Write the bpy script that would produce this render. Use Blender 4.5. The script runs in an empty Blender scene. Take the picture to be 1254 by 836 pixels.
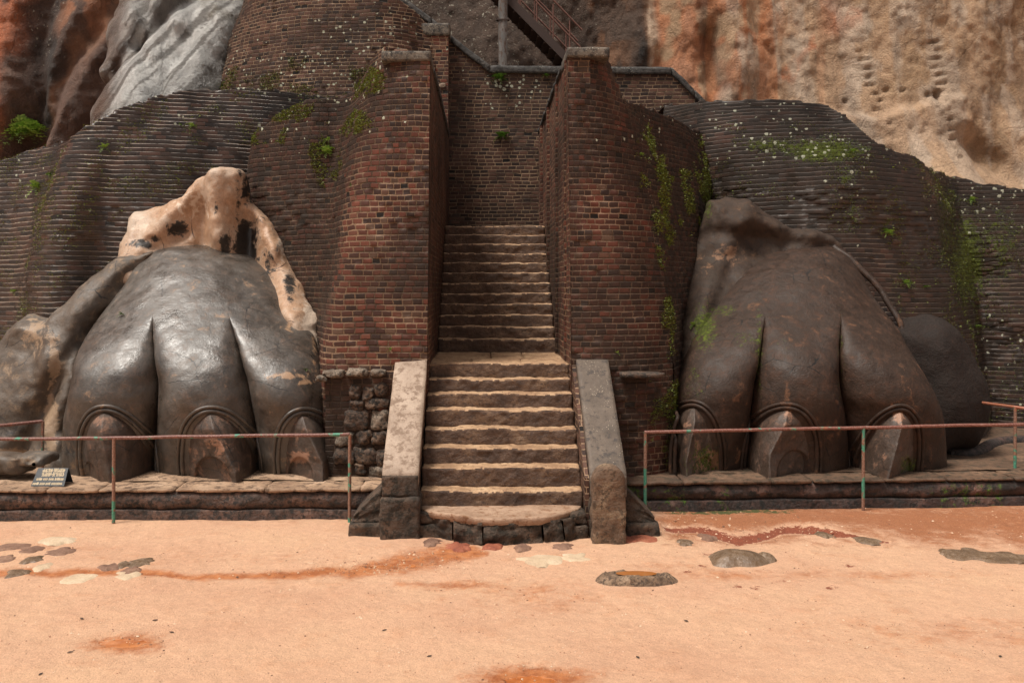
import bpy, math, random
import numpy as np
from mathutils import Vector
from mathutils.bvhtree import BVHTree

random.seed(7); rng = np.random.default_rng(7)
SC = bpy.context.scene; COL = SC.collection

# ------------------------------------------------------------------ camera, light, exposure
VX, VY, FP, CH = 593.0, 351.0, 1150.0, 3.0     # vanishing point and focal length in photo pixels (1254 wide), eye height
cam = bpy.data.cameras.new('camera'); camo = bpy.data.objects.new('camera', cam); COL.objects.link(camo)
camo.location = (0, 0, CH); camo.rotation_euler = (math.radians(90), 0, 0)
cam.sensor_width = 36; cam.lens = 36*FP/1254
cam.shift_x = (627-VX)/1254; cam.shift_y = -(418-VY)/1254
cam.clip_start = 0.1; cam.clip_end = 500
SC.camera = camo
SUN_EL, SUN_AZ = math.radians(66), math.radians(236)   # azimuth clockwise from +Y
w = bpy.data.worlds.new('World'); SC.world = w; w.use_nodes = True
nt = w.node_tree; bg = nt.nodes['Background']
sky = nt.nodes.new('ShaderNodeTexSky'); sky.sky_type = 'NISHITA'; sky.sun_disc = False
sky.sun_elevation = SUN_EL; sky.sun_rotation = SUN_AZ; sky.air_density = 1.0; sky.dust_density = 4.0; sky.ozone_density = 0.6
hs = nt.nodes.new('ShaderNodeHueSaturation'); hs.inputs['Saturation'].default_value = .35; nt.links.new(sky.outputs[0], hs.inputs['Color'])   # thin cloud: a paler sky
wm = nt.nodes.new('ShaderNodeMix'); wm.data_type = 'RGBA'; wm.blend_type = 'MULTIPLY'; wm.inputs[0].default_value = 1; wm.inputs[7].default_value = (1.05, .98, .90, 1)
nt.links.new(hs.outputs[0], wm.inputs[6]); nt.links.new(wm.outputs[2], bg.inputs[0]); bg.inputs[1].default_value = 0.05
sl = bpy.data.lights.new('sun', 'SUN'); sl.energy = 1.5; sl.angle = math.radians(16); sl.color = (1, .95, .87)
so = bpy.data.objects.new('sun', sl); COL.objects.link(so)
to_sun = Vector((math.sin(SUN_AZ)*math.cos(SUN_EL), math.cos(SUN_AZ)*math.cos(SUN_EL), math.sin(SUN_EL)))
so.rotation_euler = to_sun.to_track_quat('Z', 'Y').to_euler(); so.location = (-8, -8, 20)
vs = SC.view_settings; vs.view_transform = 'Standard'; vs.look = 'None'; vs.exposure = 1.42; vs.gamma = 1
SC.cycles.use_denoising = True; SC.cycles.max_bounces = 5

# ------------------------------------------------------------------ helpers
def P(px, py, Y):
    return (px-VX)*Y/FP, Y, CH-(py-VY)*Y/FP
def G(px, py, z=0.0):
    Y = (CH-z)*FP/(py-VY); return (px-VX)*Y/FP, Y, z
def proj(V):
    return VX+FP*V[:, 0]/V[:, 1], VY-FP*(V[:, 2]-CH)/V[:, 1]

_perm = np.random.default_rng(3).permutation(256); _perm = np.concatenate([_perm]*3)
def _h(i, j, k): return _perm[(_perm[(_perm[i & 255]+j) & 255]+k) & 255]/255.0*2-1
def vnoise(x, y, z):
    x, y, z = np.broadcast_arrays(np.asarray(x, float), y, z)
    i, j, k = np.floor(x).astype(int), np.floor(y).astype(int), np.floor(z).astype(int)
    u, v, t = x-i, y-j, z-k
    u, v, t = [q*q*q*(q*(q*6-15)+10) for q in (u, v, t)]
    r = 0
    for a in (0, 1):
        for b in (0, 1):
            for c in (0, 1):
                r = r+_h(i+a, j+b, k+c)*(u if a else 1-u)*(v if b else 1-v)*(t if c else 1-t)
    return r
def fbm(x, y, z, o=4, g=0.5):
    r, a, f = 0, 1.0, 1.0
    for q in range(o):
        r = r+a*vnoise(x*f+17*q, y*f-9*q, z*f+5*q); a *= g; f *= 2.03
    return r
def sstep(a, b, x):
    t = np.clip((x-a)/(b-a), 0, 1); return t*t*(3-2*t)

def mesh_obj(name, V, F, mat=None, parent=None, uv=None, attrs=None, smooth=True, angle=None):
    me = bpy.data.meshes.new(name)
    V = np.asarray(V, float)
    me.from_pydata([tuple(p) for p in V], [], F if isinstance(F, list) else F.tolist())
    if uv is not None:
        l = me.uv_layers.new(name='UVMap')
        idx = np.empty(len(me.loops), int); me.loops.foreach_get('vertex_index', idx)
        u = np.asarray(uv, float)
        l.data.foreach_set('uv', (u[idx] if len(u) == len(V) and len(u) != -1 else u).astype(np.float32).ravel())
    for k, a in (attrs or {}).items():
        a = np.asarray(a, np.float32)
        if a.ndim == 2:
            at = me.attributes.new(k, 'FLOAT_COLOR', 'POINT')
            at.data.foreach_set('color', np.c_[a, np.ones(len(a))].astype(np.float32).ravel())
        else:
            at = me.attributes.new(k, 'FLOAT', 'POINT'); at.data.foreach_set('value', a)
    if smooth: me.shade_smooth()
    me.update()
    if angle:
        try: me.set_sharp_from_angle(angle=math.radians(angle))
        except Exception: pass
    o = bpy.data.objects.new(name, me); COL.objects.link(o)
    if mat: me.materials.append(mat)
    if parent: o.parent = parent
    return o
def root(name, loc=(0, 0, 0)):
    # children keep their own coordinates relative to the empty
    o = bpy.data.objects.new(name, None); COL.objects.link(o); o.location = loc; o.empty_display_size = .2; return o
def tag(o, label=None, cat=None, group=None, kind=None):
    if label: o['label'] = label
    if cat: o['category'] = cat
    if group: o['group'] = group
    if kind: o['kind'] = kind
    return o
def settle(r):
    # move the thing's origin to its base without moving its parts
    bpy.context.view_layer.update()
    lo = Vector((1e9,)*3); hi = -lo
    def walk(o):
        for c in o.children: yield c; yield from walk(c)
    for c in walk(r):
        if c.type in ('MESH', 'FONT', 'CURVE'):
            for b in c.bound_box:
                q = c.matrix_world @ Vector(b); lo = Vector(map(min, lo, q)); hi = Vector(map(max, hi, q))
    b = Vector(((lo.x+hi.x)/2, (lo.y+hi.y)/2, lo.z)); d = b-r.location
    r.location = b
    for c in r.children: c.location -= d
def quads(nr, nc, flip=False):
    i, j = np.meshgrid(np.arange(nr-1), np.arange(nc-1), indexing='ij')
    a = (i*nc+j).ravel(); q = np.c_[a, a+1, a+nc+1, a+nc]
    return q[:, ::-1] if flip else q

def hermite(xs, ys, x):
    # Catmull-Rom through (xs, ys[:, dims]); clamped outside
    xs = np.asarray(xs, float); ys = np.asarray(ys, float)
    if ys.ndim == 1: ys = ys[:, None]
    n = len(xs); x = np.clip(np.asarray(x, float), xs[0], xs[-1])
    m = np.zeros_like(ys); dx = np.diff(xs)[:, None]; dl = np.diff(ys, axis=0)/dx
    m[0] = dl[0]; m[-1] = dl[-1]
    for i in range(1, n-1): m[i] = (dl[i-1]*dx[i]+dl[i]*dx[i-1])/(dx[i]+dx[i-1])
    k = np.clip(np.searchsorted(xs, x, side='right')-1, 0, n-2)
    h = dx[k]; t = ((x-xs[k])[:, None])/h
    return (2*t**3-3*t**2+1)*ys[k]+(t**3-2*t**2+t)*h*m[k]+(-2*t**3+3*t**2)*ys[k+1]+(t**3-t**2)*h*m[k+1]

def two_tone(o, mat, thr=.45, zmin=-9):  # second material on upward faces; on the steps it paints in top light
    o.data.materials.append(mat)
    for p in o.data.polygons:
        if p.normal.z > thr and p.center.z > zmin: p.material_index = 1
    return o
def rough_box(name, x0, x1, y0, y1, z0, z1, mat, parent=None, res=.06, amp=.008, r=.012, nf=6, warp=None, uv=False, skew=None):
    # box with rounded, worn, slightly uneven faces
    nx, ny, nz = [max(2, min(90, int(math.ceil((b-a)/res)))) for a, b in ((x0, x1), (y0, y1), (z0, z1))]
    idx = {}; V = []; F = []
    def vid(i, j, k):
        q = (i, j, k)
        if q not in idx: idx[q] = len(V); V.append(q)
        return idx[q]
    for i in range(nx):
        for j in range(ny):
            F.append([vid(i, j, 0), vid(i, j+1, 0), vid(i+1, j+1, 0), vid(i+1, j, 0)])
            F.append([vid(i, j, nz), vid(i+1, j, nz), vid(i+1, j+1, nz), vid(i, j+1, nz)])
    for i in range(nx):
        for k in range(nz):
            F.append([vid(i, 0, k), vid(i+1, 0, k), vid(i+1, 0, k+1), vid(i, 0, k+1)])
            F.append([vid(i, ny, k), vid(i, ny, k+1), vid(i+1, ny, k+1), vid(i+1, ny, k)])
    for j in range(ny):
        for k in range(nz):
            F.append([vid(0, j, k), vid(0, j, k+1), vid(0, j+1, k+1), vid(0, j+1, k)])
            F.append([vid(nx, j, k), vid(nx, j+1, k), vid(nx, j+1, k+1), vid(nx, j, k+1)])
    V = np.array(V, float)/[nx, ny, nz]
    lo = np.array([x0, y0, z0]); hi = np.array([x1, y1, z1])
    p = lo+V*(hi-lo)
    rr = min(r, .45*min(hi-lo))
    c = np.clip(p, lo+rr, hi-rr); d = p-c; L = np.linalg.norm(d, axis=1)
    s = L > 1e-9
    q = p.copy(); q[s] = c[s]+d[s]/L[s][:, None]*rr
    nrm = q-np.clip(q, lo+rr*1.5, hi-rr*1.5); nl = np.linalg.norm(nrm, axis=1)+1e-9; nrm /= nl[:, None]
    off = (x0*3.1+y0*1.7+z0*2.3)
    q += nrm*(amp*fbm(q[:, 0]*nf+off, q[:, 1]*nf, q[:, 2]*nf*1.5, 4))[:, None]
    if warp: q = warp(q)
    U = None
    o_uv = None
    if uv:
        U = np.c_[q[:, 0]+q[:, 1], q[:, 2]]
    return mesh_obj(name, q, F, mat, parent, uv=U, smooth=True, angle=50 if amp < .002 else None)

def surface_nets(f, lo, hi, res):
    n = [int((b-a)/res)+2 for a, b in zip(lo, hi)]
    gx, gy, gz = [lo[i]+res*np.arange(n[i]) for i in range(3)]
    X, Y, Z = np.meshgrid(gx, gy, gz, indexing='ij')
    D = f(X, Y, Z); S = D < 0
    cnt = sum(S[a:n[0]-1+a, b:n[1]-1+b, c:n[2]-1+c].astype(int) for a in (0, 1) for b in (0, 1) for c in (0, 1))
    act = (cnt > 0) & (cnt < 8); ids = -np.ones(act.shape, int); I = np.argwhere(act); ids[act] = np.arange(len(I))
    acc = np.zeros((len(I), 3)); num = np.zeros(len(I))
    C = [(a, b, c) for a in (0, 1) for b in (0, 1) for c in (0, 1)]
    for a in C:
        for b in C:
            if a < b and sum(abs(a[i]-b[i]) for i in range(3)) == 1:
                da = D[I[:, 0]+a[0], I[:, 1]+a[1], I[:, 2]+a[2]]; db = D[I[:, 0]+b[0], I[:, 1]+b[1], I[:, 2]+b[2]]
                m = (da < 0) != (db < 0); t = np.where(m, da/(da-db+1e-12), 0)
                acc += m[:, None]*(np.array(a)+t[:, None]*(np.array(b)-np.array(a))); num += m
    V = np.array(lo)+res*(I+acc/np.maximum(num, 1)[:, None])
    F = []
    for ax in range(3):
        b, c = (ax+1) % 3, (ax+2) % 3
        sl0 = [slice(None)]*3; sl1 = [slice(None)]*3
        sl0[ax] = slice(0, -1); sl1[ax] = slice(1, None)
        ch = S[tuple(sl0)] != S[tuple(sl1)]
        E = np.argwhere(ch); E = E[(E[:, b] > 0) & (E[:, c] > 0)]
        E = E[(E[:, 0] < n[0]-1) & (E[:, 1] < n[1]-1) & (E[:, 2] < n[2]-1)]
        if not len(E): continue
        def g(db, dc):
            q = E.copy(); q[:, b] -= db; q[:, c] -= dc; return ids[q[:, 0], q[:, 1], q[:, 2]]
        Q = np.c_[g(0, 0), g(1, 0), g(1, 1), g(0, 1)]
        fl = S[E[:, 0], E[:, 1], E[:, 2]]
        Q[~fl] = Q[~fl][:, ::-1]
        F.append(Q)
    return V, np.concatenate(F)[:, ::-1]

def poly_sd(px, pz, pts):
    # signed distance, positive inside
    pts = np.asarray(pts, float); d = np.full(px.shape, 1e9); ins = np.zeros(px.shape, bool)
    for i in range(len(pts)):
        a, b = pts[i], pts[(i+1) % len(pts)]; e = b-a
        t = np.clip(((px-a[0])*e[0]+(pz-a[1])*e[1])/(e@e+1e-12), 0, 1)
        d = np.minimum(d, np.hypot(px-a[0]-t*e[0], pz-a[1]-t*e[1]))
        c = ((a[1] > pz) != (b[1] > pz)) & (px < (b[0]-a[0])*(pz-a[1])/(b[1]-a[1]+1e-12)+a[0]); ins ^= c
    return np.where(ins, d, -d)
def smooth_poly(pts, n=6):
    pts = np.asarray(pts, float); m = len(pts)
    t = np.arange(-2, m+3); return hermite(t, pts[t % m], np.arange(0, m, 1/n))
def relief(name, outline, yc, thick, rad, mat, parent=None, res=.04, amp=.03, nf=1.5, extra=None, attrs=None, cut=None):
    # a solid body with the outline (photo px + depth function of height), rounded over `rad`, `thick` deep each way
    pts = []
    for (a, b) in smooth_poly(outline):
        Y = 14.0
        for _ in range(4): Y = float(yc(P(a, b, Y)[0], P(a, b, Y)[2]))
        x, _, z = P(a, b, Y); pts.append((x, z))
    pts = np.array(pts)
    lo2, hi2 = pts.min(0)-.15, pts.max(0)+.15
    ys = [float(yc(x, z)) for x, z in pts]
    lo = (lo2[0], min(ys)-thick-.35, lo2[1]); hi = (hi2[0], max(ys)+thick+.35, hi2[1])
    xs = np.arange(lo[0], hi[0]+res*3, res); zs = np.arange(lo[2], hi[2]+res*3, res)
    XX, ZZ = np.meshgrid(xs, zs, indexing='ij'); SD = poly_sd(XX, ZZ, pts)
    def f(X, Y, Z):
        nx, nz = X.shape[0], X.shape[2]
        x2, z2 = X[:, 0, :], Z[:, 0, :]; sd = SD[:nx, :nz]
        sd = sd+amp*.6*fbm(x2*nf*2, 3.3, z2*nf*2, 3)
        t = np.clip(sd/rad, 0, 1); h = thick*np.sqrt(np.clip(t*(2-t), 0, 1))
        c = yc(x2, z2)+amp*fbm(x2*nf, 1.1, z2*nf, 4)
        if extra is not None: c = c+extra(x2, z2)
        return np.where(sd[:, None, :] > 0, np.abs(Y-c[:, None, :])-h[:, None, :], -sd[:, None, :]+.05)
    V, F = surface_nets(f, lo, hi, res)
    at = attrs(V) if attrs else None
    return mesh_obj(name, V, F, mat, parent, attrs=at)

def tube(name, path, r, mat, parent=None, seg=10, rfn=None, cap=True):
    path = np.asarray(path, float); n = len(path); V = []; 
    T = np.gradient(path, axis=0); T /= np.linalg.norm(T, axis=1)[:, None]
    ref = np.array([0, 0, 1.]) if abs(T[0][2]) < .9 else np.array([0, 1., 0])
    for i in range(n):
        a = np.cross(T[i], ref); a /= np.linalg.norm(a); b = np.cross(T[i], a)
        rr = r if rfn is None else rfn(i/(n-1))
        for k in range(seg):
            q = 2*math.pi*k/seg; V.append(path[i]+rr*(math.cos(q)*a+math.sin(q)*b))
    F = [[i*seg+k, i*seg+(k+1) % seg, (i+1)*seg+(k+1) % seg, (i+1)*seg+k] for i in range(n-1) for k in range(seg)]
    if cap: F += [list(range(seg))[::-1], [(n-1)*seg+k for k in range(seg)]]
    return mesh_obj(name, V, F, mat, parent, smooth=True, angle=60)
def subdiv(path, n):
    path = np.asarray(path, float); t = np.linspace(0, len(path)-1, n)
    return np.c_[tuple(np.interp(t, np.arange(len(path)), path[:, i]) for i in range(3))]

# ------------------------------------------------------------------ node helper + materials
class N:
    def __init__(s, name):
        s.m = bpy.data.materials.new(name); s.m.use_nodes = True; s.t = s.m.node_tree
        s.b = s.t.nodes['Principled BSDF']; s.b.inputs['Roughness'].default_value = .8
    def new(s, typ, **k):
        n = s.t.nodes.new(typ)
        for a, v in k.items(): setattr(n, a, v)
        return n
    def put(s, inp, v):
        if isinstance(v, bpy.types.NodeSocket): s.t.links.new(v, inp)
        elif v is not None:
            if inp.type == 'RGBA' and isinstance(v, (tuple, list)): v = (*v[:3], 1)
            inp.default_value = v
    def math(s, op, a, b=None, c=None):
        n = s.new('ShaderNodeMath', operation=op); s.put(n.inputs[0], a)
        if b is not None: s.put(n.inputs[1], b)
        if c is not None: s.put(n.inputs[2], c)
        return n.outputs[0]
    def mix(s, f, a, b, mode='MIX'):
        n = s.new('ShaderNodeMix', data_type='RGBA', blend_type=mode); s.put(n.inputs[0], f); s.put(n.inputs[6], a); s.put(n.inputs[7], b); return n.outputs[2]
    def ramp(s, f, pts, interp='LINEAR'):
        n = s.new('ShaderNodeValToRGB'); r = n.color_ramp; r.interpolation = interp
        while len(r.elements) < len(pts): r.elements.new(.5)
        for e, (p, c) in zip(r.elements, pts): e.position = p; e.color = (*c, 1) if isinstance(c, tuple) else (c, c, c, 1)
        s.put(n.inputs[0], f); return n.outputs[0]
    def noise(s, scale, detail=4, rough=.55, vec=None, dist=0, col=False):
        n = s.new('ShaderNodeTexNoise'); n.inputs['Scale'].default_value = scale; n.inputs['Detail'].default_value = detail
        n.inputs['Roughness'].default_value = rough; n.inputs['Distortion'].default_value = dist
        s.put(n.inputs['Vector'], vec if vec is not None else s.pos()); return n.outputs['Color' if col else 'Fac']
    def voro(s, scale, vec=None, feature='F1', out='Distance', rand=1):
        n = s.new('ShaderNodeTexVoronoi', feature=feature); n.inputs['Scale'].default_value = scale; n.inputs['Randomness'].default_value = rand
        s.put(n.inputs['Vector'], vec if vec is not None else s.pos()); return n.outputs[out]
    def pos(s):
        if not hasattr(s, '_p'): s._p = s.new('ShaderNodeNewGeometry').outputs['Position']
        return s._p
    def nrm(s):
        return s.new('ShaderNodeNewGeometry').outputs['Normal']
    def attr(s, name, col=False):
        n = s.new('ShaderNodeAttribute', attribute_name=name); return n.outputs['Color' if col else 'Fac']
    def map(s, vec, scale=(1, 1, 1)):
        n = s.new('ShaderNodeMapping'); n.inputs['Scale'].default_value = scale; s.put(n.inputs[0], vec); return n.outputs[0]
    def rng(s, v, a, b, c=0., d=1.):
        n = s.new('ShaderNodeMapRange', interpolation_type='SMOOTHSTEP'); s.put(n.inputs[0], v)
        for i, q in enumerate((a, b, c, d)): s.put(n.inputs[i+1], q)
        return n.outputs[0]
    def sep(s, v):
        n = s.new('ShaderNodeSeparateXYZ'); s.put(n.inputs[0], v); return n.outputs
    def comb(s, x, y, z=0.):
        n = s.new('ShaderNodeCombineXYZ'); s.put(n.inputs[0], x); s.put(n.inputs[1], y); s.put(n.inputs[2], z); return n.outputs[0]
    def bump(s, h, dist=.01, strength=1., normal=None):
        n = s.new('ShaderNodeBump'); s.put(n.inputs['Height'], h); n.inputs['Distance'].default_value = dist; n.inputs['Strength'].default_value = strength
        if normal is not None: s.put(n.inputs['Normal'], normal)
        return n.outputs[0]
    def out(s, col, rough, normal=None, spec=None):
        s.put(s.b.inputs['Base Color'], col); s.put(s.b.inputs['Roughness'], rough)
        if normal is not None: s.put(s.b.inputs['Normal'], normal)
        if spec is not None: s.b.inputs['Specular IOR Level'].default_value = spec
        return s.m

CO = .083   # height of one brick course
def brick_mat(name, ramp, mortar=(.30, .19, .12), grime=.5, grime_col=(.026, .019, .014), wB=.185, joint=.010, side=1.0, rough=.75, lichen=.5, gs=.55, wet=.0):
    n = N(name); uv = n.new('ShaderNodeUVMap').outputs[0]
    x, y, z = n.sep(uv)[:3]
    w1 = n.noise(2.2, 3, .5); w2 = n.noise(14, 3, .6)
    xx = n.math('ADD', x, n.math('MULTIPLY', n.math('SUBTRACT', w2, .5), .035))
    yy = n.math('ADD', y, n.math('MULTIPLY', n.math('SUBTRACT', w2, .5), .014)); yy = n.math('ADD', yy, n.math('MULTIPLY', n.math('SUBTRACT', w1, .5), .07))
    r = n.math('DIVIDE', yy, CO); row = n.math('FLOOR', r); fy = n.math('SUBTRACT', r, row)
    wn = n.new('ShaderNodeTexWhiteNoise', noise_dimensions='1D'); n.put(wn.inputs['W'], row)
    c = n.math('ADD', n.math('DIVIDE', xx, wB), n.math('MULTIPLY', wn.outputs[0], 7.3)); cl = n.math('FLOOR', c); fx = n.math('SUBTRACT', c, cl)
    wb = n.new('ShaderNodeTexWhiteNoise', noise_dimensions='2D'); n.put(wb.inputs['Vector'], n.comb(cl, row)); rnd = wb.outputs[0]
    ex = n.math('MULTIPLY', n.math('MINIMUM', fx, n.math('SUBTRACT', 1., fx)), wB)
    ey = n.math('MULTIPLY', n.math('MINIMUM', fy, n.math('SUBTRACT', 1., fy)), CO)
    ex = n.math('ADD', ex, n.math('MULTIPLY', 1-side, .03))
    e = n.math('MINIMUM', ex, ey)
    e = n.math('ADD', e, n.math('MULTIPLY', n.math('SUBTRACT', n.noise(40, 3, .6), .5), .010))
    m = n.rng(e, joint*.45, joint*1.1)               # 0 mortar, 1 brick
    col = n.ramp(rnd, ramp)
    fine = n.noise(90, 3, .65)
    col = n.mix(.55, col, n.ramp(fine, [(.25, .35), (.75, 1.0)]), 'MULTIPLY')
    mc = n.mix(n.rng(n.noise(2.2, 6, .7), .36, .60), tuple(.22*q for q in mortar), mortar)
    hole = n.math('GREATER_THAN', wb.outputs[1] if False else n.math('FRACT', n.math('MULTIPLY', rnd, 37.7)), .985)
    hm = n.math('MULTIPLY', hole, m)
    col = n.mix(m, mc, col); col = n.mix(hm, col, (.012, .009, .008))
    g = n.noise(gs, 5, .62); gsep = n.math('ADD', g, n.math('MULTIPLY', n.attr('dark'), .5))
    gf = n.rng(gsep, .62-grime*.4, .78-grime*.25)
    gf = n.math('MULTIPLY', gf, n.rng(n.noise(18, 3, .6), .25, .6, .6, 1.))
    col = n.mix(n.math('MULTIPLY', gf, .95), col, n.mix(.72, n.mix(1., col, (.52, .43, .36), 'MULTIPLY'), grime_col))
    # brownish green film where moss attribute is set
    mo = n.attr('moss')
    mn = n.math('ADD', n.math('MULTIPLY', mo, .62), n.math('MULTIPLY', n.noise(9, 5, .72), .8))
    mf = n.rng(n.math('ADD', mn, n.math('MULTIPLY', n.math('SUBTRACT', n.noise(33, 4, .7), .5), .7)), .93, 1.06)
    mcol = n.ramp(n.noise(26, 3, .6), [(.3, (.03, .03, .008)), (.5, (.06, .07, .012)), (.72, (.12, .16, .02))])
    col = n.mix(mf, col, mcol)
    # pale lichen spots
    v = n.new('ShaderNodeTexVoronoi'); v.inputs['Scale'].default_value = 11; v.inputs['Randomness'].default_value = 1
    n.put(v.inputs['Vector'], n.pos()); sepc = n.new('ShaderNodeSeparateColor'); n.put(sepc.inputs[0], v.outputs['Color'])
    rad = n.math('ADD', n.math('MULTIPLY', sepc.outputs[0], .034), n.math('MULTIPLY', n.attr('lichen'), .018))
    dd = n.math('ADD', n.math('DIVIDE', v.outputs['Distance'], 11.), n.math('MULTIPLY', n.math('SUBTRACT', n.noise(38, 3, .7), .5), .06))
    sp = n.math('LESS_THAN', dd, n.math('MULTIPLY', rad, .8))
    sel = n.math('LESS_THAN', sepc.outputs[1], n.math('ADD', .008*lichen, n.math('MULTIPLY', n.attr('lichen'), 1.0)))
    lf = n.math('MULTIPLY', sp, sel)
    col = n.mix(n.math('MULTIPLY', lf, .85), col, (.42, .43, .33))
    h = n.math('ADD', n.math('MULTIPLY', m, 1.), n.math('MULTIPLY', fine, .25))
    h = n.math('ADD', h, n.math('MULTIPLY', rnd, .75)); h = n.math('SUBTRACT', h, n.math('MULTIPLY', hm, 3.))
    h = n.math('ADD', h, n.math('MULTIPLY', mf, .8))
    rg = n.rng(n.noise(5, 4, .6), .3, .7, rough-.18-wet, rough+.1-wet)
    rg = n.math('MAXIMUM', rg, n.math('MULTIPLY', mf, .95))
    return n.out(col, rg, n.bump(h, .0115, .9), .22+wet*3)

RED = [(0., (.042, .025, .021)), (.3, (.075, .034, .025)), (.55, (.118, .043, .029)), (.78, (.175, .055, .035)), (.93, (.13, .075, .05)), (1., (.05, .031, .027))]
BROWN = [(0., (.035, .022, .018)), (.35, (.07, .036, .027)), (.65, (.11, .055, .038)), (.85, (.15, .075, .052)), (1., (.07, .045, .035))]
DARK = [(0., (.026, .019, .017)), (.4, (.042, .028, .023)), (.7, (.065, .038, .029)), (1., (.10, .05, .036))]
M = {}
M['brick_red'] = brick_mat('red_brick', RED, (.25, .155, .095), grime=.48, lichen=.3, joint=.012, wB=.15)
M['brick_red_r'] = brick_mat('weathered_red_brick', RED, (.27, .165, .105), grime=.50, lichen=.35, joint=.0112, wB=.15)
M['brick_brown'] = brick_mat('brown_brick', BROWN, (.30, .20, .125), grime=.50, lichen=.6, joint=.0115)
M['brick_wet'] = brick_mat('wet_dark_brick', DARK, (.27, .20, .15), grime=.50, lichen=.6, side=.45, rough=.50, wet=.08, joint=.0115)
M['brick_dark'] = brick_mat('dark_mossy_brick', DARK, (.15, .10, .07), grime=.75, lichen=.5, side=.35, rough=.55, wet=.05, joint=.0105)

def stone_mat(name, c1, c2, c3, scale=2.5, fine=60, rough=.8, bump=.01, stain=None, stain_amt=.5, spots=None, streak=1.0, moss=False, spec=.5):
    n = N(name); p = n.pos()
    ps = n.map(p, (1, 1, streak))
    a = n.noise(scale, 6, .62, ps); b = n.noise(fine, 4, .65); c = n.noise(scale*4.3, 5, .7, ps)
    col = n.ramp(a, [(.30, c1), (.52, c2), (.72, c3)])
    col = n.mix(.6, col, n.ramp(b, [(.25, .45), (.7, 1.)]), 'MULTIPLY')
    if stain: col = n.mix(n.rng(c, .62-stain_amt*.3, .70-stain_amt*.2), col, stain)
    if spots:
        v = n.voro(30); col = n.mix(n.math('MULTIPLY', n.math('LESS_THAN', v, .16), n.rng(n.noise(4, 3), .5, .62)), col, spots)
    if moss:
        mn = n.math('ADD', n.math('MULTIPLY', n.attr('moss'), .62), n.math('MULTIPLY', n.noise(9, 5, .72), .8))
        mf = n.rng(mn, .88, .98)
        col = n.mix(mf, col, n.ramp(n.noise(26, 3, .6), [(.3, (.03, .045, .008)), (.55, (.06, .11, .012)), (.75, (.12, .21, .02))]))
        rr = n.math('MAXIMUM', n.rng(c, .3, .7, rough-.15, rough+.12), n.math('MULTIPLY', mf, .95))
    else: rr = n.rng(c, .3, .7, rough-.15, min(1, rough+.12))
    h = n.math('ADD', n.math('MULTIPLY', b, .5), n.math('MULTIPLY', n.noise(fine*.3, 4, .6), 1.2))
    return n.out(col, rr, n.bump(h, bump, .9), spec)
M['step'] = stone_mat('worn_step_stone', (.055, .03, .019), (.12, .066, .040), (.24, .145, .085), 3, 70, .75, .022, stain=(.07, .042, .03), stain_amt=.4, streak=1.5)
M['tread'] = stone_mat('sandy_worn_lit_tread', (.28, .155, .08), (.48, .295, .165), (.62, .42, .25), 3, 70, .75, .02, stain=(.20, .11, .06), stain_amt=.35)  # paler than the risers: sand and wear, plus painted light from above
M['slab_pale'] = stone_mat('pale_coping_slab', (.26, .18, .125), (.40, .295, .22), (.50, .38, .29), 2.2, 60, .75, .006, stain=(.20, .135, .095), stain_amt=.5)
M['slab_grey'] = stone_mat('grey_coping_slab', (.085, .063, .047), (.125, .093, .07), (.19, .145, .11), 2.2, 60, .75, .006, stain=(.055, .045, .04), stain_amt=.3, spots=(.4, .33, .25))
M['dark_stone'] = stone_mat('dark_block_stone', (.038, .026, .018), (.085, .053, .034), (.17, .10, .062), 3, 60, .85, .03, stain=(.024, .018, .012), stain_amt=.5)
M['post_stone'] = stone_mat('pitted_post_stone', (.09, .052, .03), (.17, .10, .06), (.30, .21, .13), 4, 55, .85, .03, stain=(.075, .048, .03), stain_amt=.4)
M['coping'] = stone_mat('coping_cement', (.075, .06, .048), (.13, .105, .08), (.20, .16, .12), 3, 50, .8, .015, stain=(.035, .03, .026), stain_amt=.5, spots=(.4, .38, .3))
M['coping_dark'] = stone_mat('dark_coping_cement', (.035, .032, .03), (.06, .053, .048), (.10, .085, .07), 3, 50, .75, .015, stain=(.02, .018, .016), stain_amt=.5, spots=(.35, .33, .26))
M['platform'] = stone_mat('platform_plaster', (.05, .032, .025), (.10, .058, .042), (.24, .13, .09), 3.2, 50, .7, .02, stain=(.025, .02, .017), stain_amt=.55)
M['platform_r'] = stone_mat('dark_platform_plaster', (.03, .02, .017), (.055, .033, .026), (.20, .11, .085), 3.0, 50, .7, .02, stain=(.016, .014, .012), stain_amt=.5)
M['paving'] = stone_mat('sandy_paving', (.24, .14, .085), (.42, .27, .17), (.55, .38, .26), 2, 60, .8, .015, stain=(.13, .08, .05), stain_amt=.45)
M['paving_dark'] = stone_mat('damp_paving', (.08, .045, .028), (.15, .085, .05), (.24, .14, .085), 2, 60, .75, .015, stain=(.05, .035, .02), stain_amt=.45)
M['rubble'] = stone_mat('rubble_stone', (.045, .03, .022), (.11, .065, .042), (.22, .14, .09), 4, 45, .8, .03, stain=(.025, .02, .016), stain_amt=.55)
M['rubble_pale'] = stone_mat('pale_rubble_stone', (.10, .075, .055), (.22, .165, .12), (.36, .28, .21), 5, 45, .8, .03, stain=(.05, .04, .03), stain_amt=.5)
M['wet_stone'] = stone_mat('wet_field_stone', (.12, .08, .052), (.22, .15, .10), (.33, .24, .165), 5, 50, .38, .015, stain=(.12, .07, .035), stain_amt=.5)
M['pale_stone'] = stone_mat('pale_field_stone', (.45, .32, .21), (.60, .45, .30), (.68, .53, .38), 3, 50, .7, .01)
M['chip'] = stone_mat('red_brown_chip', (.14, .07, .045), (.24, .13, .085), (.34, .20, .13), 5, 50, .8, .02)
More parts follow.
